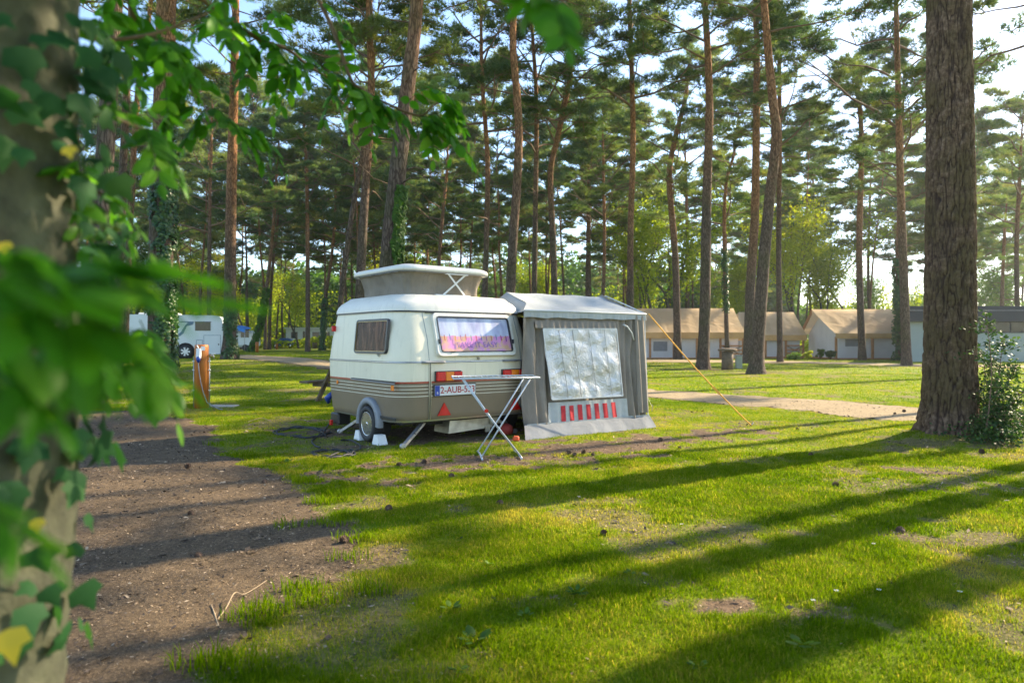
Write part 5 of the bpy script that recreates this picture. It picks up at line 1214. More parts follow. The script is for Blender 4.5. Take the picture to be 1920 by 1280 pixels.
# gabled tent turned so that its end wall shows
def gabled():
    D = 50.0; g0 = gzf((1600 - 960) / F * D, D); X = lambda px, d: (px - 960) / F * d; Zp = lambda py, d: CAMH - (py - 640) / F * d - g0
    xA = X(1572, D); root = empty('safari_tent', (xA, D, g0), 0, 'gabled safari tent showing its pale end wall, beside the flat-roofed building', 'safari tent', 'canvas safari tents on the far side of the lawn')
    L_, Wd = 6.9, 5.0; ze = 1.95; zr = 3.78
    b = MB(); canvas_roof(b, -.5, L_ + .4, -.55, ze - .05, Wd / 2, zr, -.9, L_ + .4, 14); canvas_roof(b, -.5, L_ + .4, Wd + .55, ze - .05, Wd / 2, zr, -.9, L_ + .4, 14); b.build('roof', M['tent'], root)
    MB().box((-.45, -.56, ze - .42), (L_ + .4, -.52, ze - .06)).build('fascia', M['fascia'], root)
    MB().poly([(0, 0, .1), (0, Wd, .1), (0, Wd, ze - .05), (0, Wd / 2, zr - .12), (0, 0, ze - .05)], .06, (1, 0, 0)).build('gable_wall', M['tentwall'], root)
    MB().poly([(L_, 0, .1), (L_, Wd, .1), (L_, Wd, ze - .05), (L_, Wd / 2, zr - .12), (L_, 0, ze - .05)], .06, (-1, 0, 0)).build('gable_wall', M['tentwall'], root)
    MB().box((.06, 0, .1), (L_, .06, ze)).build('front_wall', M['tentwall'], root); MB().box((.06, Wd - .06, .1), (L_, Wd, ze)).build('rear_wall', M['tentwall'], root)
    MB().box((-.2, -.4, 0), (L_ + .2, Wd + .2, .1)).build('deck', M['timber'], root)
    MB().poly([(-.90, Wd / 2, zr + .02), (-.52, Wd + .6, ze - .1), (-.52, Wd + .6, ze - .5), (-.88, Wd / 2, zr - .38)], .05, (1, 0, 0)).build('gable_fascia', M['timber'], root)
    for x in (-.35, 2.3, 4.6, L_): MB().box((x - .07, -.45, 0), (x + .07, -.31, ze - .3)).build('post', M['timber'], root)
    for a, c_ in ((.5, 1.9), (4.7, 5.7)): MB().box((a, -.03, .95), (c_, .0, 1.5)).build('window', M['mesh_win'], root)
gabled()
# flat-roofed building
M['render'] = simple('grey_green_render', (.30, .34, .32, 1), .85, 0, .06, .8); M['darkfascia'] = simple('anthracite_fascia', (.014, .019, .028, 1), .6, 0, .08, 1); M['gl2'] = simple('dark_building_glass', (.03, .035, .03, 1), .08, 0, .4, .6)
D = 44.0; x0, x1 = (1686 - 960) / F * D, (1990 - 960) / F * D; zt = CAMH + 66 / F * D; fb = empty('flat_building', ((x0 + x1) / 2, D, 0), 0, 'low flat-roofed building with anthracite roof edge behind the giant trunk', 'building')
h_ = (x1 - x0) / 2
MB().poly([(-h_ + .15, 0, -.1), (h_, 0, -.1), (h_, 9, -.1), (-h_ + 5.4, 9, -.1)], zt - .9, (0, 0, 1)).build('wall', M['render'], fb)
MB().poly([(-h_, -.35, zt - 1.0), (h_ + .3, -.35, zt - 1.0), (h_ + .3, 9.3, zt - 1.0), (-h_ + 5.5, 9.3, zt - 1.0)], 1.0, (0, 0, 1)).build('roof', M['darkfascia'], fb)
MB().box((-h_, -.38, zt - .30), (h_ + .3, -.352, zt - .27)).build('roof_trim', M['greyplastic'], fb)
xa = (1836 - 960) / F * D - (x0 + x1) / 2
wn_ = MB().box((xa, -.04, zt - 1.72), (h_, .0, zt - 1.021)).build('window_band', M['darkfascia'], fb)
for k in range(4): MB().box((xa + .12 + k * 1.9, -.055, zt - 1.62), (xa + 1.9 + k * 1.9, -.041, zt - 1.06)).build('pane', M['gl2'], wn_)
# ================================================================== BIN AND POSTS ON THE FAR LAWN
def bollard(px, py, hpx, wpx, lab, m, cat='post', group='short wooden posts on the far lawn'):
    g = G(px, py); s_ = F / g.y; h_ = hpx / s_; w_ = wpx / s_; r = empty('lawn_post', g, 0, lab, cat, group); MB().disc((0, 0, -.05), (0, 0, 1), [(0, w_ / 2), (h_ - .06, w_ / 2), (h_, w_ / 2 * .92), (h_, 0)], 14).build('post', M[m], r)
    MB().bar((-w_ * .3, -w_ * .5, h_ * .82), (w_ * .3, -w_ * .5, h_ * .82), .02, h_ * .14, up=(0, 1, 0)).build('cap_plate', M['dkplastic'], r); return r
bollard(482, 660, 20, 6, 'reddish wooden post nearest the sandy track left of the blue car', 'stain'); bollard(519, 655, 12, 4.5, 'small brown post just left of the blue car', 'stain'); bollard(590, 653, 12, 9, 'stubby grey-brown stump post right of the straight pine', 'oldwood')
bollard(462, 651, 12, 5, 'dark brown post before the blue awning', 'oldwood'); bollard(123, 735, 98, 7, 'slim orange post half hidden at the left beside the near trunk', 'stain')
g = G(1364, 693); bn = empty('waste_bin', g, 0, 'dark wooden waste post with wide flat lid standing on the lawn', 'bin')
MB().disc((0, 0, -.05), (0, 0, 1), [(0, .27), (.88, .26), (.90, 0)], 14).build('body', M['oldwood'], bn); MB().disc((0, 0, .86), (0, 0, 1), [(0, .40), (.05, .44), (.10, .40), (.14, .1), (.14, 0)], 18).build('lid', M['oldwood'], bn)
g = G(1385, 691); bn = empty('meter_box', g, 0, 'narrow grey-green cabinet beside the dark waste post', 'cabinet'); MB().box((-.14, -.12, 0), (.14, .12, .62), bev=.02).build('body', simple('pale_green_metal', (.30, .33, .25, 1), .6), bn); MB().box((-.16, -.14, .62), (.16, .14, .66), bev=.01).build('lid', M['greyplastic'], bn)
# ================================================================== MOTORHOME
M['mhwhite'] = simple('motorhome_white', (.66, .71, .74, 1), .3, 0, .03, 1); M['mhblue'] = simple('blue_grey_decal', (.10, .18, .27, 1), .35); M['mhglass'] = simple('tinted_window', (.025, .035, .03, 1), .08, 0, .3, 2)
D = 34.8; gx0 = (418 - 960) / F * D; g0 = gzf(-16, D); MA = R(16); mh = empty('motorhome', (gx0, D, g0), MA, 'white low-profile motorhome with blue-grey swoosh decal parked on the left', 'motorhome')
Zp = lambda py: CAMH - (py - 640) / F * D - g0
Xp = lambda px: ((px - 960) / F * D - gx0) / (math.cos(MA) - (px - 960) / F * math.sin(MA))
zr = Zp(591)
prof = [(0.0 - .02, .42), (0, zr - .45), (-.05, zr - .2), (-.18, zr - .05), (-.45, zr), (-5.0, zr), (-5.7, zr - .12), (-6.0, zr - .3), (-6.2, zr - .75), (-6.55, 1.25), (-7.3, 1.0), (-7.42, .8), (-7.4, .38)]
b = MB(); b.poly([(x, -.02, z) for x, z in prof], 2.25, (0, 1, 0)); b.build('body', M['mhwhite'], mh)
def flat(pts, name, m, parent, y=-.025, th=-.01): return MB().poly([(Xp(a), y, Zp(c_)) for a, c_ in pts], th if False else .008, (0, -1, 0)).build(name, M[m], parent)
wn = flat([(366, 604), (395, 604), (395, 620), (366, 620)], 'window', 'mhglass', mh)
flat([(365, 603), (396, 603), (396, 604.2), (365, 604.2)], 'window_frame', 'dkplastic', wn, -.036)
flat([(316, 603), (364, 603), (362, 609), (350, 612), (345, 624), (338, 630), (320, 632.5), (316, 632), (330, 629), (340, 622), (346, 612), (352, 605), (316, 604.3)], 'decal', 'mhblue', mh)
def ol(x0, x1, y0, y1, name):
    d = flat([(x0, y0), (x1, y0), (x1, y1), (x0, y1)], name, 'mhblue', mh, -.022); flat([(x0 + .8, y0 + .8), (x1 - .8, y0 + .8), (x1 - .8, y1 - .8), (x0 + .8, y1 - .8)], name + '_face', 'mhwhite', d, -.028); return d
dr = ol(382, 414, 628, 664, 'garage_door'); flat([(409, 644), (411, 644), (411, 647), (409, 647)], 'handle', 'dkplastic', dr, -.04)
ol(368, 380, 637, 647, 'hatch'); ol(313, 324, 644, 654, 'hatch')
flat([(317, 657), (330, 656), (338, 652), (345, 650), (360, 649), (360, 650.2), (345, 651.5), (339, 654), (331, 657.5), (317, 658.4)], 'lower_decal', 'mhblue', mh)
for px in (348, 178):
    x = Xp(px); whl = bpy.data.objects.new('wheel', None); col.objects.link(whl); whl.parent = mh; whl.location = (x, 0, .34)
    MB().disc((0, .12, .02), (0, -1, 0), [(0, .43), (.158, .43), (.160, 0)], 26).build('arch', M['darkvoid'], whl)
    MB().disc((0, 0, 0), (0, -1, 0), [(-.1, .2), (-.1, .31), (.03, .325), (.065, .31), (.07, .24)], 26).build('tyre', M['black'], whl)
    MB().disc((0, 0, 0), (0, -1, 0), [(.05, .235), (.072, .225), (.052, .20), (.05, .0)], 24).build('rim', M['chrome'], whl)
    for k in range(7): a = k * .8976; MB().bar((0, -.062, 0), (.215 * math.cos(a), -.066, .215 * math.sin(a)), .075, .02, up=(0, 1, 0)).build('spoke', M['whiteplastic'], whl)
b = MB().box((-4.0, .5, zr), (-2.2, 1.8, zr + .12), bev=.05); b.build('roof_hatch', M['whiteplastic'], mh)
MB().poly([(-6.02, -.03, zr - .45), (-5.75, -.03, zr - .45), (-5.9, -.03, 1.35), (-6.45, -.03, 1.3)], .008, (0, -1, 0)).build('cab_window', M['mhglass'], mh)
# ================================================================== FAR CARAVAN, CAR, BUNGALOWS
D = 60.0; X = lambda px, d=D: (px - 960) / F * d
g0 = gzf(X(455), D); fc = empty('far_caravan', (X(458), D, g0), 0, 'white caravan under a blue awning behind the ivy-footed pine', 'caravan')
Zp = lambda py, d=D: CAMH - (py - 640) / F * d - g0
MB().box((-.9, 0, .35), (.75, 2.0, Zp(620)), bev=.2).build('body', M['mhwhite'], fc); MB().box((-.3, -.02, 1.2), (.4, 0, 1.75)).build('window', M['mhglass'], fc); MB().disc((.1, .2, .3), (0, 1, 0), [(-.2, .3), (-.02, .3)], 14).build('wheel', M['black'], fc)
b = MB(); vs = []
for i in range(9):
    x = -1.6 + 2.3 * i / 8; z = Zp(621) + .40 * math.sin(math.pi * (.1 + .8 * i / 8)); vs += [(x, -1.6, z), (x, 0, z + .12), (x, -1.6, z - .28)]
b.add(vs, [(i * 3, i * 3 + 3, i * 3 + 4, i * 3 + 1) for i in range(8)] + [(i * 3, i * 3 + 2, i * 3 + 5, i * 3 + 3) for i in range(8)], False); b.build('blue_canopy', simple('blue_canvas', (.03, .22, .62, 1), .7), fc)
for x in (-1.55, .65): MB().tube([(x, -1.58, 0), (x, -1.58, Zp(622) + .1)], .03, 6).build('canopy_pole', M['steel'], fc)
D = 85.0; Xc = (531 - 960) / F * D; g0 = gzf(Xc, D)
cr = empty('parked_car', (Xc, D, g0), R(12), 'blue hatchback parked on the grass in front of the bungalow', 'car'); M['carblue'] = simple('blue_car_paint', (.05, .12, .28, 1), .2, .3, .05)
s_ = 1.0
sec = [(-1.35, .30), (-1.38, .62), (-1.2, .80), (-.85, .86), (-.35, 1.26), (.45, 1.30), (.95, 1.16), (1.25, .90), (1.36, .80), (1.38, .36)]
b = MB(); w0_ = .82
vs = []; n = len(sec)
for y, sh in ((0, 1.0), (.08, 1.0), (1.6, 1.0), (1.68, 1.0)):
    for (x, z) in sec: vs.append((x * (.97 if y in (0, 1.68) else 1), y + (.16 * max(0, z - .85) / .45 if y < .8 else -.16 * max(0, z - .85) / .45), z if y not in (0, 1.68) else z * .99))
b.add(vs, [(j * n + i, j * n + (i + 1) % n, (j + 1) * n + (i + 1) % n, (j + 1) * n + i) for j in range(3) for i in range(n)] + [tuple(range(n))[::-1], tuple(range(3 * n, 4 * n))], False); b.build('body', M['carblue'], cr)
MB().poly([(-.78, .075, .88), (-.33, .17, 1.22), (.42, .18, 1.25), (.9, .09, .90)], .03, (0, -1, 0)).build('side_window', M['mhglass'], cr)
for x in (-.85, .85):
    w_ = MB().disc((x, .02, .29), (0, -1, 0), [(-.15, .29), (.03, .29), (.04, .18)], 18).build('wheel', M['black'], cr); MB().disc((x, -.02, .29), (0, -1, 0), [(0, .18), (.01, .15), (.01, 0)], 14).build('rim', M['chrome'], w_)
for x in (1.28,): MB().box((x, -.0, .70), (x + .1, .16, .84)).build('tail_light', M['red'], cr)
def bungalow(px0, px1, D, yt, yb_, lab, wins, mat='mhwhite'):
    x0, x1 = (px0 - 960) / F * D, (px1 - 960) / F * D; g0 = gzf((x0 + x1) / 2, D); Zq = lambda py: CAMH - (py - 640) / F * D - g0
    r = empty('mobile_home', ((x0 + x1) / 2, D, g0), 0, lab, 'mobile home', 'mobile homes far behind on the left'); h = (x1 - x0) / 2; zt = Zq(yt)
    MB().box((-h, 0, .3), (h, 4, zt)).build('wall', M[mat], r); MB().box((-h - .2, -.25, zt), (h + .2, 4.2, zt + .16)).build('roof', M['mhwhite'], r); MB().box((-h + .05, .1, -.2), (h - .05, 3.9, .3)).build('plinth', M['darkfascia'], r)
    for a, c_, d_, e in wins: w_ = MB().box(((a - 960) / F * D - (x0 + x1) / 2, -.05, Zq(e)), ((c_ - 960) / F * D - (x0 + x1) / 2, 0, Zq(d_))).build('window', M['mhglass'], r)
bungalow(536, 640, 96, 616, 650, 'long white mobile home with dark windows behind the blue car', [(546, 558, 622, 634), (568, 572, 621, 648), (586, 599, 622, 634), (612, 618, 622, 646)])
bungalow(478, 528, 104, 620, 650, 'low brown-roofed mobile home behind the blue car nose', [(486, 494, 627, 640), (500, 512, 626, 640)], 'oldwood')
bungalow(642, 700, 110, 618, 650, 'pale mobile home mostly hidden behind the caravan', [(650, 660, 624, 636)])
def bush(px, py, hpx, wpx, m, lab, seed, group='low shrubs around the far tents', n=900, size=.06, D=None):
    g = G(px, py); D = g.y; h = hpx / F * D; w_ = wpx / F * D / 2; r = np.random.default_rng(seed); k = 14
    C = np.stack([r.uniform(-w_, w_, k) * .8, r.uniform(-w_, w_, k) * .6, r.uniform(.2, .85, k) * h], 1); V, Fc, T_ = leaves(C, np.full(k, min(w_, h) * .42), n // k, size, seed)
    root = empty('shrub', g, 0, lab, 'shrub', group); np_mesh('foliage', V, Fc, M[m], root, {'tint': T_}); b = MB()
    for c in C[:8]: b.tube([(0, 0, -.03), (c[0] * .5, c[1] * .5, c[2] * .6), tuple(c)], [.02, .012, .005], 5, False)
    b.build('stem', M['twig'], root)
for i, a in enumerate([(1238, 671, 20, 18, 'leaf_g', 'small shrub under the left window of the long safari tent'), (1420, 676, 14, 20, 'ivy', 'low dark shrub left of the middle tent veranda'), (1490, 675, 14, 24, 'leaf_g', 'shrub at the foot of the middle tent veranda'),
      (1513, 675, 18, 16, 'leaf_y', 'pale shrub between middle and gabled tents'), (1538, 673, 22, 14, 'leaf_g', 'upright shrub before the gabled end wall'), (1557, 674, 22, 20, 'ivy', 'dark rounded shrub at the front corner of the gabled tent'),
      (1584, 673, 16, 14, 'leaf_y', 'light shrub below the gabled tent window'), (1657, 672, 20, 18, 'ivy', 'dark shrub right of the gabled tent pine'), (1674, 672, 14, 12, 'leaf_g', 'small shrub at the dark end of the gabled tent'),
      (494, 650, 24, 14, 'leaf_y', 'yellow-green shrub behind the first lawn post'), (515, 650, 24, 14, 'twig', 'reddish maple shrub above the blue car bonnet')]): bush(*a, seed=100 + i)
# ================================================================== IVY ON TRUNKS
def leaf_template(kind):
    if kind == 'ivy':
        pts = [(0, -.5), (.42, -.42), (.55, .02), (.26, .10), (.0, .62), (-.26, .10), (-.55, .02), (-.42, -.42)]
    elif kind == 'lance':
        pts = [(0, -.5), (.15, -.38), (.245, -.12), (.215, .14), (.11, .38), (0, .52), (-.11, .38), (-.215, .14), (-.245, -.12), (-.15, -.38)]
    else:
        pts = [(0, -.5), (.22, -.3), (.30, 0), (.24, .25), (0, .5), (-.24, .25), (-.30, 0), (-.22, -.3)]
    v = [(0, 0, .05)] + [(x, y, -.10 * abs(x) - .12 * y * y) for x, y in pts]; n = len(pts)
    return np.array(v), np.array([(0, 1 + i, 1 + (i + 1) % n) for i in range(n)])
def place_leaves(pos, nrm, up, size, kind, tint):
    """one folded leaf blade per position; up = direction of the tip"""
    tv, tf = leaf_template(kind); n = len(pos); y = unit(up - nrm * np.sum(up * nrm, 1, keepdims=True)); x = np.cross(y, nrm); s = size[:, None, None]
    V = pos[:, None] + s * (tv[None, :, 0, None] * x[:, None] + tv[None, :, 1, None] * y[:, None] + tv[None, :, 2, None] * nrm[:, None])
    Fc = (np.arange(n) * len(tv))[:, None, None] + tf[None]
    return V.reshape(-1, 3), Fc.reshape(-1, 3), np.repeat(tint, len(tv))
def ivy(key, z0, z1, n, a0, a1, lab, size=.075, seed=1, thick=.10, mat='ivy'):
    root, sp, rr, foot = TR[key]; r = np.random.default_rng(seed)
    z = z0 + (z1 - z0) * r.random(n) ** .9; zs = np.array([p.z for p in sp]); cx = np.interp(z, zs, [p.x for p in sp]); cy_ = np.interp(z, zs, [p.y for p in sp]); R_ = np.interp(z, zs, rr)
    edge = fbm(z * 1.3 + seed, z * 0 + 2, 3); a = R(a0) + (R(a1) - R(a0)) * np.clip(r.random(n) * 1.0 + (edge - .5) * .8, 0, 1)
    k = fbm(a * 2 + 5 * seed, z * 1.6, 3) > .36; z, cx, cy_, R_, a = z[k], cx[k], cy_[k], R_[k], a[k]; n = len(z)
    out = np.stack([np.cos(a), np.sin(a), np.zeros(n)], 1); d = R_ + thick * r.random(n) + .01
    pos = np.stack([cx, cy_, z], 1) + out * d[:, None]; nrm = unit(out + r.normal(0, .35, (n, 3)) + np.array([0, 0, .25])); up = unit(np.array([0, 0, -1.0]) + r.normal(0, .5, (n, 3)))
    V, Fc, T_ = place_leaves(pos, nrm, up, size * (.6 + .8 * r.random(n)), 'ivy', np.clip(r.normal(.5, .25, n), 0, 1))
    o = np_mesh('ivy', V, Fc, M[mat], None, {'tint': T_}); o.location = foot; return tag(o, lab, 'ivy', 'ivy climbing the pines')
# angles: 270 faces the camera, 0 faces right
ivy('d', .0, 6.2, 5200, 240, 400, 'ivy on the thick pine in front of the motorhome', .09, 1, .14)
ivy('d', 6.0, 9.0, 900, 290, 380, 'thin upper strand of ivy high on the thick left pine', .08, 9, .10)
ivy('e', .0, 2.4, 1300, 230, 400, 'dark ivy wrapping the foot of the pine at the motorhome rear', .085, 2, .06)
ivy('l', 3.1, 4.9, 1700, 285, 350, 'bright green ivy patch on the big leaning pine above the pop-up roof', .085, 3, .10, 'leaf_g')
ivy('g', 0, 5.2, 2200, 150, 400, 'green ivy sleeve round the bent pine left of the blue car', .13, 4, .18, 'leaf_g')
ivy('i', 0, 5.0, 1300, 150, 400, 'dark ivy sleeve on the pine just left of the caravan', .13, 5, .16)
ivy('B', 0, 7.0, 2600, 150, 400, 'dense dark ivy on the half hidden pine at the flat roof', .15, 6, .25)
ivy('u', 3.4, 8.0, 900, 150, 400, 'dark ivy on the thin pine behind the waste bin', .12, 7, .13)
# ================================================================== NEAR LEAFY TREE (rowan) WITH IVY
M['palebark'] = simple('pale_mottled_bark', (.060, .062, .036, 1), .9, 0, .55, 14, .6, 40)
nt_ = empty('leafy_tree', (P(-150, 2098, 1.15).x, 1.15, 0), 0, 'near out-of-focus leafy tree at the left edge with branches hanging across the top', 'tree')
nf = Vector(nt_.location)
tp = [P(-190, 2098, 1.15), P(-168, 1600, 1.15), P(-135, 1280, 1.15), P(-98, 900, 1.15), P(-84, 400, 1.15), P(-72, 0, 1.15), P(-60, -500, 1.15), P(-40, -1400, 1.15), P(0, -2600, 1.2)]
MB().tube([p - nf for p in smooth_path(tp, 8)], [.215 - .0012 * k for k in range(8 * 8 + 1)], 28, False, jit=.02).build('trunk', M['palebark'], nt_)
LV = []; TWG = []
rl = np.random.default_rng(12)
def comp(p0, p1, droop, pairs, ll, hang=.6):
    """pinnate leaf: rachis p0 to p1 with opposite leaflets"""
    p0, p1 = Vector(p0), Vector(p1); L_ = (p1 - p0).length; m = pairs + 1; pts = []
    for k in range(m + 1):
        t_ = k / m; pts.append(p0.lerp(p1, t_) + Vector((0, 0, -droop * L_ * t_ * t_ + droop * L_ * .3 * math.sin(math.pi * t_))))
    TWG.append((pts, .0011 * max(.6, ll / .05)))
    for k in range(1, m + 1):
        d = (pts[k] - pts[k - 1]).normalized(); side = d.cross(Vector((0, 0, 1)));
        if side.length < .2: side = d.cross(Vector((0, 1, 0)))
        side.normalize(); ups = side.cross(d).normalized()
        for s_ in ((-1, 1) if k < m else (0,)):
            dirv = (d * (.55 if s_ else 1) + side * s_ * .9 + Vector((0, 0, -hang)) + Vector(rl.normal(0, .18, 3))).normalized()
            nr = (ups + Vector(rl.normal(0, .35, 3)) + dirv.cross(d) * 0).normalized(); nr = (nr - dirv * nr.dot(dirv)).normalized()
            sz = ll * (.8 + .35 * rl.random()) * (.75 + .4 * math.sin(math.pi * min(1, (k + .5) / m)))
            LV.append((pts[k] + dirv * sz * .52, nr, dirv, sz))
def branch(pxs, r0, r1):
    """pxs: (px, py, distance)"""
    pts = smooth_path([P(*q) for q in pxs], 6); n = len(pts)
    MB().tube([p - nf for p in pts], [r0 + (r1 - r0) * k / (n - 1) for k in range(n)], 8, False).build('branch', M['twig'], nt_); return pts
random.seed(44)
def leafy(pts, i0, step, ln, ll, pairs, ang=(-150, -20), hang=.6, skip=0):
    for k in range(i0, len(pts), step):
        if random.random() < skip: continue
        a = R(random.uniform(*ang)); d = Vector((math.cos(a), random.uniform(-.5, .5), math.sin(a))).normalized(); L_ = ln * random.uniform(.75, 1.25)
        comp(pts[k], pts[k] + d * L_, random.uniform(.15, .5), pairs, ll * random.uniform(.85, 1.15), hang)
b1 = branch([(-60, -420, 1.3), (120, -160, 1.6), (381, 0, 1.9), (423, 37, 1.95), (491, 76, 2.0), (539, 93, 2.05), (575, 121, 2.1), (618, 146, 2.15), (668, 160, 2.2)], .010, .003)
b2 = branch([(300, -420, 1.8), (520, -140, 2.0), (597, 0, 2.1), (630, 70, 2.1), (658, 149, 2.1), (680, 168, 2.1), (718, 191, 2.15), (785, 217, 2.2), (813, 198, 2.2), (848, 176, 2.25)], .008, .0025)
b3 = branch([(-40, -150, 1.3), (120, -70, 1.5), (235, -10, 1.6), (257, 62, 1.65), (300, 72, 1.7), (330, 110, 1.75), (353, 158, 1.8), (385, 200, 1.85), (430, 230, 1.9), (456, 233, 1.95)], .009, .002)
b4 = branch([(-30, 60, 1.2), (110, 60, 1.3), (200, 75, 1.4), (300, 60, 1.5), (400, 20, 1.6)], .007, .002)
b5 = branch([(-60, 150, 1.15), (100, 190, 1.2), (190, 215, 1.3), (250, 235, 1.4), (290, 260, 1.45)], .006, .002)
b6 = branch([(300, -500, 1.2), (800, -260, 1.0), (1000, -80, .9), (1040, -5, .85)], .006, .0015)
b7 = branch([(-60, 560, 1.1), (60, 600, 1.15), (180, 640, 1.2), (250, 690, 1.25)], .006, .002)
b8 = branch([(-60, 330, 1.15), (80, 330, 1.15), (150, 350, 1.25), (210, 370, 1.3)], .006, .002)
leafy(b1, 14, 4, .15, .056, 4); leafy(b1, 16, 8, .13, .054, 4, (-60, 20)); leafy(b2, 12, 5, .12, .052, 4, (-120, -20)); leafy(b2, 34, 4, .12, .056, 4, (-100, 0))
leafy(b3, 8, 3, .13, .05, 4); leafy(b3, 14, 7, .12, .05, 4, (-30, 70)); leafy(b4, 6, 4, .13, .05, 4, (-140, 60)); leafy(b5, 6, 4, .12, .046, 4, (-140, 20)); leafy(b8, 6, 4, .12, .046, 4, (-130, 30)); leafy(b7, 6, 2, .12, .05, 4)
leafy(b1, 4, 5, .14, .054, 4, (-160, 60)); leafy(b4, 4, 6, .14, .05, 4, (-60, 90))
comp(P(785, 217, 2.2), P(900, 285, 2.15), .25, 8, .062, .8); comp(P(700, 178, 2.15), P(696, 265, 2.1), .1, 5, .055, .3); comp(P(640, 150, 2.1), P(640, 60, 2.1), .2, 4, .05)
comp(P(755, 205, 2.2), P(845, 130, 2.1), .4, 6, .055); comp(P(390, 200, 1.85), P(330, 280, 1.8), .2, 5, .05); comp(P(270, 225, 1.4), P(300, 330, 1.35), .1, 5, .055, .3)
comp(P(1035, -10, .85), P(1065, 80, .80), .05, 4, .045, .4); comp(P(1000, -40, .88), P(985, 12, .9), .1, 3, .04, .3); comp(P(1045, 0, .85), P(1015, 20, .85), .1, 2, .04, .3)
comp(P(262, 600, 1.3), P(322, 722, 1.25), .05, 6, .05, .4); comp(P(250, 640, 1.25), P(330, 690, 1.2), .3, 5, .05); comp(P(220, 640, 1.25), P(290, 600, 1.2), .3, 4, .05)
# very near blurred fronds
comp(P(-80, 520, .42), P(380, 540, .46), .05, 7, .055, .25); comp(P(-60, 500, .45), P(330, 500, .5), .02, 6, .055, .1); comp(P(-50, 560, .44), P(250, 600, .46), .1, 5, .06, .4)
comp(P(-60, 640, .50), P(350, 690, .55), .06, 7, .050, 1.3); comp(P(-60, 690, .5), P(110, 740, .5), .2, 3, .055, .9)
comp(P(-120, 930, .42), P(80, 985, .42), .2, 4, .046, .6)
for (a_, c_) in (((-80, 520, .42), (-170, 560, .9)), ((-60, 500, .45), (-170, 470, .9)), ((-50, 560, .44), (-170, 560, .9)), ((-60, 640, .5), (-170, 620, .95)), ((-60, 690, .5), (-170, 690, .95)), ((-120, 930, .42), (-200, 900, .95)), ((-60, 1000, .45), (-200, 940, .95))):
    TWG.append(([P(*a_), P(*c_)], .0018))
for k in range(5200):               # the tree's own crown above the frame, which shades its trunk
    x_ = rl.uniform(-.9, 2.6); y_ = rl.uniform(.2, 2.9); z_ = 1.31 + .53 * max(y_, 1.0) + .22 + abs(rl.normal(0, .45))
    d_ = Vector(rl.normal(0, 1, 3)).normalized(); n_2 = Vector((rl.normal(0, .5), rl.normal(0, .5), 1)); n_2 = (n_2 - d_ * n_2.dot(d_)).normalized(); LV.append((Vector((x_, y_, z_)), n_2, d_, .075))
n = len(LV); pos = np.array([tuple(q[0]) for q in LV]) - np.array(tuple(nf)); nrm = np.array([tuple(q[1]) for q in LV]); up = np.array([tuple(q[2]) for q in LV]); sz = np.array([q[3] for q in LV])
V, Fc, T_ = place_leaves(pos, nrm, up, sz, 'lance', np.clip(rl.normal(.5, .25, n), 0, 1)); np_mesh('leaves', V, Fc, M['leaf_fg'], nt_, {'tint': T_})
b = MB()
for pts, r_ in TWG: b.tube([p - nf for p in pts], r_, 4, False)
b.build('leaf_stalks', M['leaf_g'], nt_)
M['buds'] = simple('pale_flower_buds', (.22, .32, .10, 1), .8, 0, .2, 60)
for (px, py, D_, rad) in ((835, 160, 2.2, .045), (862, 185, 2.2, .038), (800, 165, 2.2, .035), (180, 420, 1.5, .05), (165, 450, 1.45, .045), (215, 432, 1.5, .03)):
    c0 = P(px, py, D_); b = MB(); random.seed(int(px))
    for k in range(130):
        v_ = Vector((random.gauss(0, 1), random.gauss(0, 1), random.gauss(0, .5))).normalized() * rad * random.random() ** .4; v_.z = abs(v_.z) * .6; b.disc(c0 - nf + v_, (0, 0, 1), [(0, .0015), (.0025, .0032), (.005, .001)], 5)
    b.build('flower_head', M['buds'], nt_)
# ivy on the near trunk
r = np.random.default_rng(8); n = 620
z = r.uniform(.2, 2.2, n); zs = np.array([p.z for p in tp]); cx = np.interp(z, zs, [p.x for p in tp]); a = R(-150) + R(200) * r.random(n)
k = (fbm(a * 2.2 + 3, z * 2.4, 3) > .42) & ((z > 1.05) | (r.random(n) < .38)) & ~((z > 1.42) & (a < R(-38))); z, cx, a = z[k], cx[k], a[k]; n = len(z)
out = np.stack([np.cos(a), np.sin(a), np.zeros(n)], 1); pos = np.stack([cx, np.full(n, 1.15), z], 1) + out * (.205 + .055 * r.random(n) ** 1.5)[:, None]
V, Fc, T_ = place_leaves(pos, unit(out + r.normal(0, .4, (n, 3)) + np.array([0, -.3, .2])), unit(np.array([0, 0, -1.]) + r.normal(0, .5, (n, 3))), .042 * (.6 + .8 * r.random(n)), 'ivy', np.clip(r.normal(.45, .25, n), 0, 1))
o = np_mesh('ivy', V, Fc, M['ivy_fg'], None, {'tint': T_}); tag(o, 'blurred blue-green ivy covering the near trunk at the left edge', 'ivy')
r = np.random.default_rng(18)
for i, (px, py, D_, lab) in enumerate([(130, 285, .95, 'single yellow ivy leaf high on the near trunk'), (20, 1210, .9, 'large yellow leaf at the bottom left corner'), (70, 985, .95, 'small yellow leaf low on the near trunk'), (8, 465, .93, 'orange-yellow leaf at the left edge of the near trunk')]):
    p = P(px, py, D_); V, Fc, T_ = place_leaves(np.array([[0, 0, 0.]]), unit(np.array([[.2, -1, .3]])), unit(np.array([[.3, 0, -1.]])), np.array([.02 if i != 1 else .045]), 'ivy', np.array([.5]))
    o = np_mesh('yellow_leaf', V, Fc, M['yellowleaf'], None, {'tint': T_}); o.location = p; tag(o, lab, 'leaf')
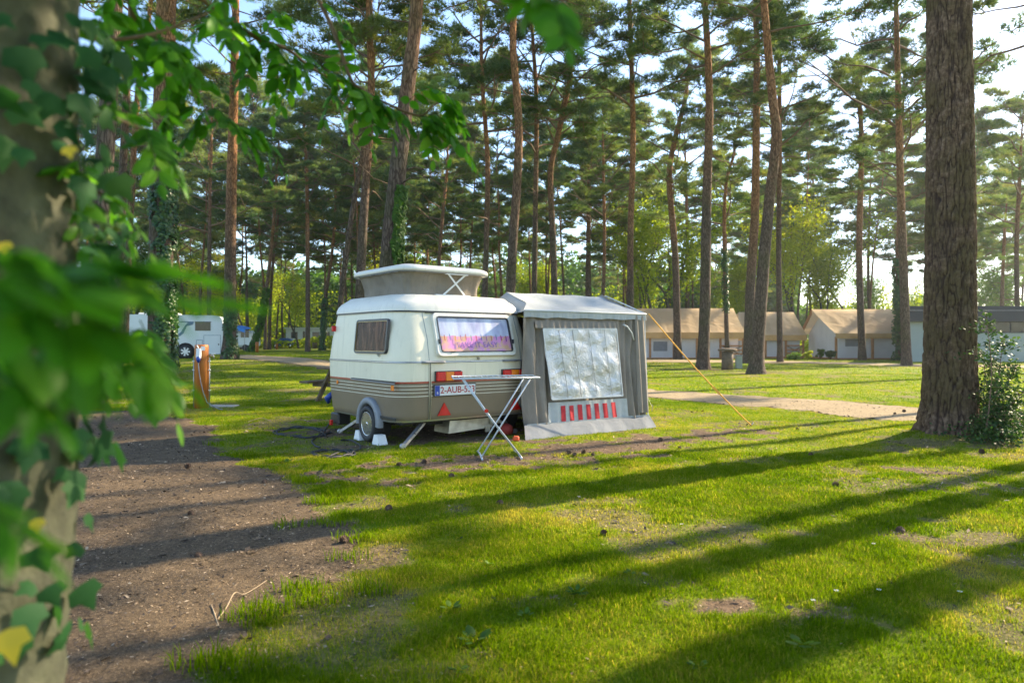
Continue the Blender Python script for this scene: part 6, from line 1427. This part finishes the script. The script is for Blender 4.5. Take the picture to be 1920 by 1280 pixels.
# ================================================================== HOLLY by the giant trunk
hb_ = G(1858, 826); hr = empty('holly_shrub', hb_, 0, 'glossy dark holly shrub growing right of the giant trunk', 'shrub')
r = np.random.default_rng(31); random.seed(31); C = []; b = MB()
STEMS = [(1850, 600), (1842, 660), (1880, 640), (1905, 690), (1860, 700), (1920, 735), (1835, 730), (1895, 760), (1945, 780), (1870, 780), (1915, 800), (1840, 790)]
for (px, py) in STEMS:
    e = P(px, py, 9.0 + random.uniform(-.35, .35)) - hb_; s0 = Vector((random.uniform(-.12, .12), random.uniform(-.1, .1), -.03)); m_ = s0.lerp(e, .5) + Vector((random.uniform(-.06, .06), random.uniform(-.1, .1), .08)); pts = smooth_path([s0, m_, e], 6)
    b.tube(pts, [.011 - .0007 * k for k in range(len(pts))], 5, False)
    for q in pts[3:]:
        for _ in range(3):
            tgt = q + Vector((random.gauss(0, .11), random.gauss(0, .11), random.gauss(.03, .07))); b.tube([q, tgt], [.004, .002], 4, False)
            for t__ in (.35, .6, .8, 1): C.append((tuple(q.lerp(tgt, t__)), .030))
for _ in range(330): C.append(((random.gauss(.10, .25), random.gauss(0, .2), abs(random.gauss(0, .10)) + .02), .05))
b.build('stem', M['twig'], hr)
ce = np.repeat(np.array([c[0] for c in C]), 4, 0); rd = np.repeat(np.array([c[1] for c in C]), 4)[:, None]; n = len(ce); pos = ce + r.normal(0, 1, (n, 3)) * rd
V, Fc, T_ = place_leaves(pos, unit(r.normal(0, .7, (n, 3)) + np.array([0, -.2, .8])), unit(r.normal(0, 1, (n, 3))), .042 * (.6 + .7 * r.random(n)), 'oval', r.random(n)); np_mesh('foliage', V, Fc, M['holly'], hr, {'tint': T_})
# ================================================================== CONES, WEEDS, STICKS
M['cone'] = simple('pine_cone_scales', (.11, .065, .04, 1), .85, 0, .4, 60)
b = MB(); random.seed(2)
b.disc((0, 0, 0), (0, 0, 1), [(0, .004), (.005, .013), (.02, .017), (.035, .011), (.045, .003)], 10)
for k in range(58):
    t_ = k / 58; a = k * 2.4; z = .004 + .040 * t_; r_ = .016 * math.sin(math.pi * (.18 + .78 * t_)) + .003; o_ = Vector((math.cos(a), math.sin(a), 0)); s_ = Vector((-o_.y, o_.x, 0)) * .0055
    p = o_ * r_ * .6 + Vector((0, 0, z)); q = o_ * (r_ + .009) + Vector((0, 0, z + .005)); b.add([p - s_ * .7, p + s_ * .7, q + s_, q + Vector((0, 0, .003)), q - s_], [(0, 1, 2, 3, 4)])
cone0 = None
CONES = [(350, 882, 'upright pine cone alone in the light on the dirt pitch'), (375, 1048, 'dark pine cone in shade at the middle of the dirt pitch'), (496, 909, 'pine cone near the right rim of the dirt pitch'), (362, 968, 'small cone between the two shade bands on the dirt pitch'),
         (612, 812, 'pine cone beside the cable loops'), (1065, 853, 'leftmost of three cones in a row below the awning skirt'), (1078, 857, 'middle of three cones in a row below the awning skirt'), (1090, 852, 'rightmost of three cones in a row below the awning skirt'),
         (1115, 855, 'lone cone right of the three below the awning skirt'), (1278, 842, 'cone on the bare strip right of the awning'), (790, 870, 'cone in front of the tank end of the caravan'), (754, 874, 'cone left of the rack, before the caravan'),
         (845, 898, 'reddish cone on the bare rim before the rack'), (1235, 828, 'cone at the shade edge right of the awning'), (1695, 1002, 'cone in the bare groove on the right lawn'), (1560, 912, 'cone on the lit lawn before the giant trunk'),
         (1522, 855, 'cone in the thin shade line left of the giant trunk'), (1135, 1002, 'cone in the lit middle of the lawn'), (942, 950, 'cone in the dark trunk shadow on the lawn'), (727, 960, 'cone on the turf right of the dirt pitch'), (1845, 850, 'cone in front of the holly'),
         (1870, 845, 'cone right of the holly foot'), (1492, 806, 'cone near the guy rope peg'), (1697, 773, 'cone on the sandy track nearest the giant trunk'), (1678, 778, 'second cone on the sandy track, left of the other'), (640, 1020, 'cone on the clods at the pitch corner')]
for i, (px, py, lab) in enumerate(CONES):
    g = G(px, py)
    if cone0 is None: cone0 = o = b.build('pine_cone', M['cone'])
    else: o = cone0.copy(); col.objects.link(o)
    o.location = g + Vector((0, 0, .016)); s_ = random.uniform(.8, 1.2); o.scale = (s_, s_, s_); o.rotation_euler = (R(random.uniform(60, 95)) if i else .15, R(random.uniform(-20, 20)), random.random() * 6); tag(o, lab, 'pine cone', 'pine cones scattered on the ground')
def rosette(px, py, n_, size, lab, seed):
    r = np.random.default_rng(seed); g = G(px, py); a = r.random(n_) * 6.283; el = r.uniform(.15, .7, n_); up = np.stack([np.cos(a) * np.cos(el), np.sin(a) * np.cos(el), np.sin(el)], 1)
    pos = up * (size * .5) + np.array([0, 0, .015]); nr = unit(np.stack([-np.cos(a) * np.sin(el), -np.sin(a) * np.sin(el), np.cos(el)], 1))
    V, Fc, T_ = place_leaves(pos, nr, up, size * .62 * (.7 + .5 * r.random(n_)), 'oval', r.random(n_)); o = np_mesh('broadleaf_weed', V, Fc, M['leaf_g'], None, {'tint': T_}); o.location = g; tag(o, lab, 'weed', 'broad-leaved weeds in the lawn')
for i, a_ in enumerate([(890, 1205, 12, .10, 'large plantain rosette low in the middle of the lawn'), (1080, 1118, 12, .08, 'plantain beside a small bare spot in the lawn centre'), (1505, 1215, 8, .10, 'pale grey-green weed near the bottom right of the lawn'), (985, 1160, 7, .06, 'small weed left of the central plantain'),
                        (845, 1145, 7, .07, 'weed left of the centre, above the large rosette'), (1180, 1080, 7, .05, 'little clover-like weed in mid lawn'), (1310, 1258, 9, .06, 'weed at the bottom edge of the lawn'), (540, 870, 8, .08, 'weed clump beside the dirt pitch below the cables'), (860, 1265, 9, .06, 'weed at the bottom edge below the large rosette'), (920, 1062, 6, .05, 'small weed in the lit lawn above centre')]): rosette(*a_, seed=60 + i)
def tuft(px, py, n_, h, lab, seed):
    r = np.random.default_rng(seed); g = G(px, py); a = r.random(n_) * 6.283; rad = .09 * r.random(n_) ** .6; B = np.stack([np.cos(a) * rad * 1.6, np.sin(a) * rad, np.zeros(n_)], 1); az = r.random(n_) * 6.283; ln = .2 + .6 * r.random(n_); hh_ = h * (.4 + .8 * r.random(n_))
    D_ = np.stack([np.cos(az), np.sin(az), np.zeros(n_)], 1); sd = np.stack([-np.sin(az), np.cos(az), np.zeros(n_)], 1) * .0022; mid = B + D_ * (hh_ * ln * .3)[:, None] + np.array([0, 0, 1]) * (hh_ * .6)[:, None]; tip = B + D_ * (hh_ * ln)[:, None] + np.array([0, 0, 1]) * (hh_ * .9)[:, None]
    V = np.stack([B - sd, B + sd, mid + sd, mid - sd, tip], 1).reshape(-1, 3); k = np.arange(n_) * 5; Fc = np.stack([np.stack([k, k + 1, k + 2], 1), np.stack([k, k + 2, k + 3], 1), np.stack([k + 3, k + 2, k + 4], 1)], 1).reshape(-1, 3)
    o = np_mesh('grass_tuft', V, Fc, M['grass'], None, {'tint': np.repeat(np.clip(r.normal(.35, .15, n_), 0, 1), 5)}); o.location = g + Vector((0, 0, .0)); tag(o, lab, 'grass tuft', 'taller grass tufts along the pitch edge')
TU = [(575, 905, 150), (600, 945, 170), (640, 930, 150), (665, 1015, 120), (655, 1050, 70), (560, 1110, 150), (500, 1150, 160), (470, 1165, 120), (375, 1245, 110), (590, 1130, 140), (430, 1250, 130), (545, 990, 60), (620, 985, 120), (700, 1110, 150), (455, 858, 120), (520, 868, 130), (400, 835, 60)]
TL = ['at the upper bend of the pitch edge', 'just under the upper bend of the pitch edge', 'right of the pitch edge bend', 'on the pitch corner clods', 'alone on bare earth at the pitch corner', 'on the lower pitch edge', 'beside the dry forked stick', 'left of the dry forked stick', 'isolated on earth near the bottom of the pitch', 'on turf inside the lower edge', 'at the bottom edge of the pitch', 'alone on the middle of the right pitch rim', 'at the turf corner above the clods', 'in the lit turf below the clods', 'in the caravan shadow at the pitch rim', 'right in the caravan shadow below the cables', 'leftmost in the caravan shadow']
for i, ((px, py, n_), l_) in enumerate(zip(TU, TL)): tuft(px, py, n_, .085, 'grass tuft ' + l_, 200 + i)
def stick(pxs, r_, lab):
    pts = smooth_path([G(a_, c_) + Vector((0, 0, h_)) for a_, c_, h_ in pxs], 5); o = MB().tube(pts, [r_ * (1 - .6 * k / len(pts)) for k in range(len(pts))], 6).build('dry_stick', M['stk']); tag(o, lab, 'stick')
M['stk'] = simple('pale_dry_twig', (.36, .27, .17, 1), .85, 0, .2, 40)
stick([(410, 1178, .01), (400, 1150, .015), (396, 1142, .02)], .004, 'short dry twig on the dirt pitch touching the longer stick'); stick([(408, 1166, .012), (425, 1150, .03), (440, 1130, .05), (460, 1125, .03), (500, 1095, .02)], .0035, 'long curved dry stick at the pitch edge')
stick([(465, 792, .01), (490, 786, .02), (510, 792, .01)], .006, 'dry twig on the grass left of the caravan')
M['petal'] = simple('white_petals', (.8, .8, .78, 1), .7); M['yel'] = simple('yellow_centre', (.7, .5, .03, 1), .7)
for i, (px, py) in enumerate([(1568, 1120), (1648, 1118), (1800, 1122), (1638, 1030), (1525, 1138), (1278, 992)]):
    g = G(px, py) + Vector((0, 0, .035)); r_ = empty('daisy', g, i, 'small white daisy in the shaded right part of the lawn', 'daisy', 'white daisies in the lawn'); b = MB()
    for k in range(12): a = k * .5236; b.add([(.003 * math.cos(a), .003 * math.sin(a), 0), (.010 * math.cos(a - .2), .010 * math.sin(a - .2), .002), (.013 * math.cos(a), .013 * math.sin(a), .001), (.010 * math.cos(a + .2), .010 * math.sin(a + .2), .002)], [(0, 1, 2, 3)])
    b.build('petals', M['petal'], r_); MB().disc((0, 0, 0), (0, 0, 1), [(0, .004), (.003, .003), (.004, 0)], 8).build('centre', M['yel'], r_); MB().tube([(0, 0, -.035), (0, 0, 0)], .001, 4).build('stalk', M['leaf_g'], r_)
# rivets and panel seams on the caravan
M['rivet'] = simple('dull_rivet', (.30, .29, .27, 1), .5, .5)
sm2 = MB()
for z in (.34, .40): pass
for x in (.46, 1.94):
    b = MB()
    for k in range(9): b.disc(wy(x + .022, .36 + .078 * k, .004), (0, -1, 0), [(0, .005), (.003, .004), (.004, 0)], 6)
    b.build('rivet_row', M['rivet'], car)
for x in (.455, 1.945):
    b = MB(); pts = [wy(x, z, .002) for z in (1.07, 1.2, 1.35, 1.5, 1.6, 1.69)]
    for p, q in zip(pts, pts[1:]): b.bar(p, q, .006, .004, up=(0, 1, 0))
    b.build('panel_seam', M['greyplastic'], car)
b = MB(); b.disc(wy(1.21, 1.088, .012), (0, -1, 0), [(0, .02), (.015, .018), (.02, 0)], 12); b.build('window_latch', M['rusty'], car)
